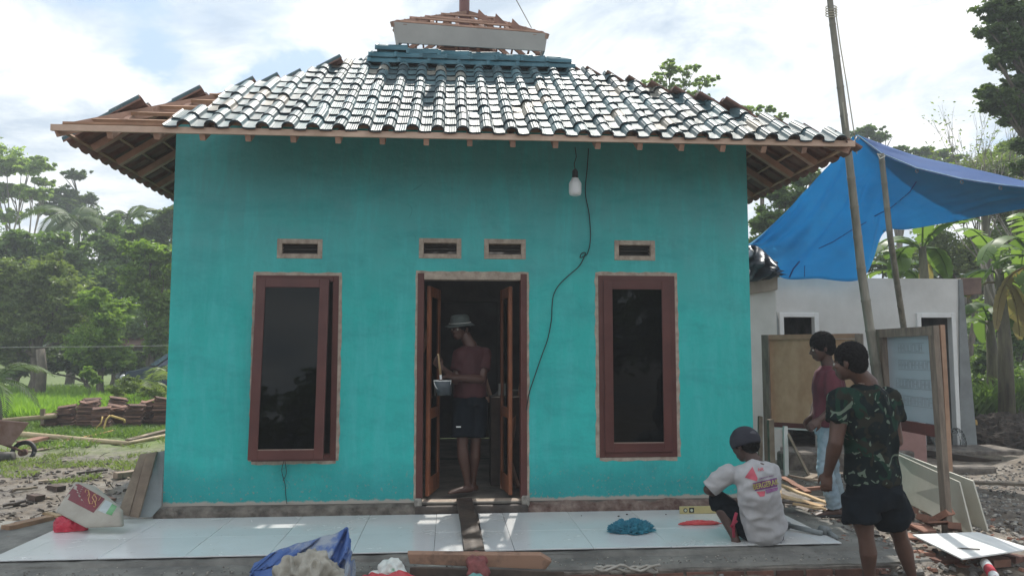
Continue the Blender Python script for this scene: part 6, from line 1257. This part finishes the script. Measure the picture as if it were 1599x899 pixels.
RED=mat('coral_print',(.62,.12,.16),(.55,.1,.14),rough=.7); PUR=mat('purple_print',(.22,.06,.22),rough=.7); YEL=mat('yellow_print',(.55,.48,.16),rough=.7)
def sub(name,mb,m):
    o=bpy.data.objects.new(name,mb.mesh(name,m)); COL.objects.link(o); o.parent=sh; 
    o.location=Vector((0,0,0)); return o
sub('print_triangle',decal(bvs,[(1163,745),(1175,728),(1183,746),(1182,751)],.004,8,6.),RED)
sub('print_arrow',decal(bvs,[(1181,767),(1195,766),(1194,774),(1187,775)],.004,5,6.),RED)
sub('print_block',decal(bvs,[(1175,754),(1213,745),(1214,759),(1179,766)],.004,10,6.),PUR)
sub('print_block',decal(bvs,[(1195,764),(1215,760),(1214,765),(1197,770)],.0045,6,6.),mat('violet_print',(.34,.10,.30),rough=.7))
def word(txt,p0,p1,hpx,m,name,shear=0,off=.009):
    cu=bpy.data.curves.new('f','FONT'); cu.body=txt; cu.size=1; cu.offset=.02; o=bpy.data.objects.new('f',cu); COL.objects.link(o); dg=bpy.context.evaluated_depsgraph_get(); me=bpy.data.meshes.new_from_object(o.evaluated_get(dg)); bpy.data.objects.remove(o,do_unlink=True)
    import bmesh
    b=bmesh.new(); b.from_mesh(me); bmesh.ops.triangulate(b,faces=b.faces); bmesh.ops.subdivide_edges(b,edges=[e for e in b.edges if e.calc_length()>.25],cuts=2); bmesh.ops.triangulate(b,faces=b.faces)
    xs_=[v.co.x for v in b.verts]; ys_=[v.co.y for v in b.verts]; x0,x1,y1=min(xs_),max(xs_),max(ys_); a=Vector((*p0,0)); c=Vector((*p1,0)); dn=Vector((c.y-a.y,-(c.x-a.x),0)).normalized()
    for v in b.verts:
        u=(v.co.x-x0)/(x1-x0); q=a.lerp(c,u)+dn*(v.co.y/y1*hpx); v.co=onto(bvs,q.x,q.y,off,6.)
    b.to_mesh(me); b.free(); me.materials.clear(); me.materials.append(m); o=bpy.data.objects.new(name,me); COL.objects.link(o); o.parent=sh; return o
word('BERGERAK',(1177,764),(1217,755),8.5,YEL,'print_lettering')
word('BERSAMA',(1197,769),(1214,765),4,mat('lilac_print',(.42,.2,.38)),'print_lettering')
word('NR',(1184,735),(1193,734),5,RED,'print_lettering')
word('SEMANGAT BARU',(1186,748),(1208,743),2.2,PUR,'print_lettering')
# cap
cap=MB(); CV=[]
for i in range(19):
    tt=PI*i/18*.60; row=[]
    for j in range(33):
        a=2*PI*j/32; q=mnoise.noise(Vector((math.cos(a)*2.5,math.sin(a)*2.5,tt*3)))*.006; row.append(P_(math.sin(tt)*math.cos(a)*(.093+q),-.012+math.sin(tt)*math.sin(a)*(.112+q),.022+math.cos(tt)*(.104)))
    CV.append(row)
cap.grid(CV); c_=part('cap',cap,mat('dark_navy_cap',(.03,.03,.042),(.02,.02,.03),scale=9,rough=.85,bump=.2),t,smooth=True); s_=c_.modifiers.new('s','SOLIDIFY'); s_.thickness=.006; WL[c_]=Vector((0,0,0))
mb=MB(); mb.ell(P_(-.02,-.118,.055),(.026,.008,.016),12,8); o=bpy.data.objects.new('cap_patch',mb.mesh('cap_patch',mat('grey_patch',(.16,.16,.18)))); COL.objects.link(o); o.parent=c_
part('hair',hairmesh(P_,Rm_,1.1,HAIR,9,thick=.010,low=-.07,front=.05),None,t); eyes(P_,t,1)
S=MB(); loft(S,[(pv+Vector((0,0,-.07)),.15,.12),(pv+Vector((0,0,.03)),.17,.13)],rgt)
for h,k,f_ in ((hL,kL,1.02),(hR,kR,1.02)): S.tube([h,lp_(h,k,.4),lp_(h,k,.8),lp_(h,k,f_)],[.105,.10,.085,.078],14); S.ell(lp_(h,k,f_),(.078,)*3,12,8)
S.tube([kL,lp_(kL,aL,.16)],[.078,.085],14)
part('shorts',fuse('shorts',S,.010,BLK,3,.012,7,4),None,t)
mb=MB(); d_=V(1144,815,Y-.06); mb.tube([V(1150,800,Y-.1),V(1145,818,Y-.09),V(1146,838,Y-.08)],[.012,.014,.011],8); mb.tube([V(1141,822,Y-.09),V(1151,812,Y-.1)],.011,8); part('red_strap',mb,mat('red_strap',(.42,.04,.08)),t,smooth=True)
# --- man in the doorway ---
Y=7.62; hc=V(718,512,Y); ns=V(735,540,Y); pv=V(734,622,Y); rgt=Vector((.72,.69,0)); fc=Vector((-.6,-.78,-.12))
sN,sF=V(754,552,Y-.06),V(722,553,Y+.06); sN,sF=V(756,554,Y+.02),V(720,556,Y-.05)
hN,hF=V(745,632,Y+.03),V(724,632,Y-.03); kN,kF=V(742,694,Y-.02),V(722,694,Y-.10); aN,aF=V(738,756,Y+.04),V(730,758,Y-.06)
rgt=Vector((.8,.55,0)).normalized()
B=MB(); P_,Rm_=head(B,hc,fc,1.02); limb(B,[hc+Vector((.04,.03,-.05)),lp_(hc,ns,.7),ns],[.056,.056,.066])
loft(B,[(pv+Vector((0,0,-.06)),.14,.10),(pv,.15,.115),(lp_(pv,ns,.35),.14,.10),(lp_(pv,ns,.7),.175,.115),(lp_(pv,ns,.88),.16,.10),(ns,.06,.06)],rgt)
eN,wN=V(752,592,Y-.08),V(706,589,Y-.26); arm(B,sN,eN,wN,1.05); hand(B,wN,(-1,-.25,.05),(0,0,-1),-1,1.0)
eF,wF=V(712,594,Y-.10),V(690,574,Y-.30); arm(B,sF,eF,wF,1.); hand(B,wF,(-.6,-.3,.6),(.5,-.6,0),1,1.1)
leg(B,hN,kN,aN,(-.8,-.5)); leg(B,hF,kF,aF,(-.95,-.3))
t=person('man in bucket hat and dark maroon T-shirt standing barefoot in the doorway',(pv.x,Y,.36),B,mat('shaded_brown_skin',(.085,.04,.028),(.07,.033,.024),scale=9,rough=.5,bump=.06))  # skin colour darkened for the shade inside the door
eyes(P_,t,1.02); part('hair',hairmesh(P_,Rm_,1.1,HAIR,12,thick=.010,low=-.06,front=.05),None,t)
ht=MB(); CV=[]
for (r_,z) in ((.001,.128),(.05,.127),(.078,.118),(.088,.10),(.094,.06),(.098,.045),(.115,.034),(.132,.022),(.138,.018)):
    CV.append([P_(math.cos(a)*r_*.95,-.008+math.sin(a)*r_*1.12,z+.006*math.sin(3*a)*(r_>.12)) for a in [2*PI*j/32 for j in range(33)]])
ht.grid(CV); hb=part('bucket_hat',ht,mat('patterned_hat_fabric',(.02,.026,.026),(.055,.07,.065),scale=14,rough=.8,lo=.5,hi=.6),t,smooth=True); s_=hb.modifiers.new('s','SOLIDIFY'); s_.thickness=.004; WL[hb]=Vector((0,0,0))
mb=MB(); mb.tube([P_(math.cos(a)*.100,-.008+math.sin(a)*.116,.05) for a in [2*PI*j/32 for j in range(33)]],.004,5); mb.tube([P_(math.cos(a)*.133,-.008+math.sin(a)*.155,.024) for a in [-.6+j*.1 for j in range(14)]],.004,5); o=bpy.data.objects.new('hat_trim',mb.mesh('hat_trim',mat('pale_trim',(.5,.5,.48)))); COL.objects.link(o); o.parent=hb
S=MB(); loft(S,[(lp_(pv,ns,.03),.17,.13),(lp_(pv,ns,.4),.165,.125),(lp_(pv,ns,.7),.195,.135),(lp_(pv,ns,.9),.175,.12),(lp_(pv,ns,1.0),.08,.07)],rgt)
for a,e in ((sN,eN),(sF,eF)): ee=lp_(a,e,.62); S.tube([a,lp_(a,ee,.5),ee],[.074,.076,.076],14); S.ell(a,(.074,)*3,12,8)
part('shirt',fuse('shirt',S,.012,mat('shaded_maroon_shirt_fabric',(.065,.018,.020),(.045,.013,.015),scale=5,rough=.85,bump=.1),3,.014,7,15,sv=(1,1,.6)),None,t)  # maroon fabric, its colour darkened for the indoor shade
S=MB(); loft(S,[(pv+Vector((0,0,-.06)),.16,.13),(lp_(pv,ns,.1),.155,.12)],rgt)
for h,k in ((hN,kN),(hF,kF)): S.tube([h+Vector((0,0,.05)),lp_(h,k,.4),lp_(h,k,.82)],[.105,.108,.108],14)
st_=part('shorts',fuse('shorts',S,.012,BLK,3,.012,7,4,sv=(1,1,.6)),None,t); WL[st_]=Vector((0,0,0))
mb=MB(); mb.box(V(716,666,Y-.18),(.045,.004,.012)); o=bpy.data.objects.new('logo_tab',mb.mesh('logo_tab',WHITE)); COL.objects.link(o); o.parent=st_
bk=thing('paint_pot','grey paint pot hanging from the hand of the man in the doorway','bucket',V(693,616,Y-.34)); c0=V(694,616,Y-.34); c1=V(691,594,Y-.34)
mb=MB(); mb.tube([c0,c1],[.062,.078],20,cap=False); mb.add([c0+Vector((math.cos(2*PI*j/20)*.062,math.sin(2*PI*j/20)*.062,0)) for j in range(20)],[tuple(range(20))]); p_=part('pot',mb,mat('grey_pot',(.06,.08,.09),(.045,.055,.065),rough=.4),bk,smooth=True); s_=p_.modifiers.new('s','SOLIDIFY'); s_.thickness=.004
mb=MB(); mb.tube([c1+Vector((math.cos(a)*.08,math.sin(a)*.08,0)) for a in [2*PI*j/20 for j in range(21)]],.005,6); mb.tube([c1+Vector((-.078*math.cos(a),-.03*math.sin(a)-.02,-.09*math.sin(a))) for a in [PI*j/12 for j in range(13)]],.004,6); part('handle',mb,WHITE,bk)
mb=MB(); a,b=V(688,585,Y-.36),V(684,552,Y-.36); mb.tube([a,b],[.012,.009],8); br=thing('paint_brush','paint brush held upright by the man in the doorway','brush',a); part('handle',mb,YWOOD,br,smooth=True); mb=MB(); mb.bar(V(688.5,592,Y-.36),a,.02,.045); part('bristles',mb,WHITE,br)
hz=MB(); hz.bx(-700,700,-300,1100,-1.3,19); hm=bpy.data.materials.new('haze'); hm.use_nodes=True; t=hm.node_tree; t.nodes.clear(); o=N(t,'ShaderNodeOutputMaterial'); v=N(t,'ShaderNodeVolumePrincipled'); v.inputs['Color'].default_value=(.9,.95,1,1); v.inputs['Density'].default_value=.0034; L(t,v.outputs[0],o.inputs['Volume'])
part('haze',hz,hm,None,kind='stuff')
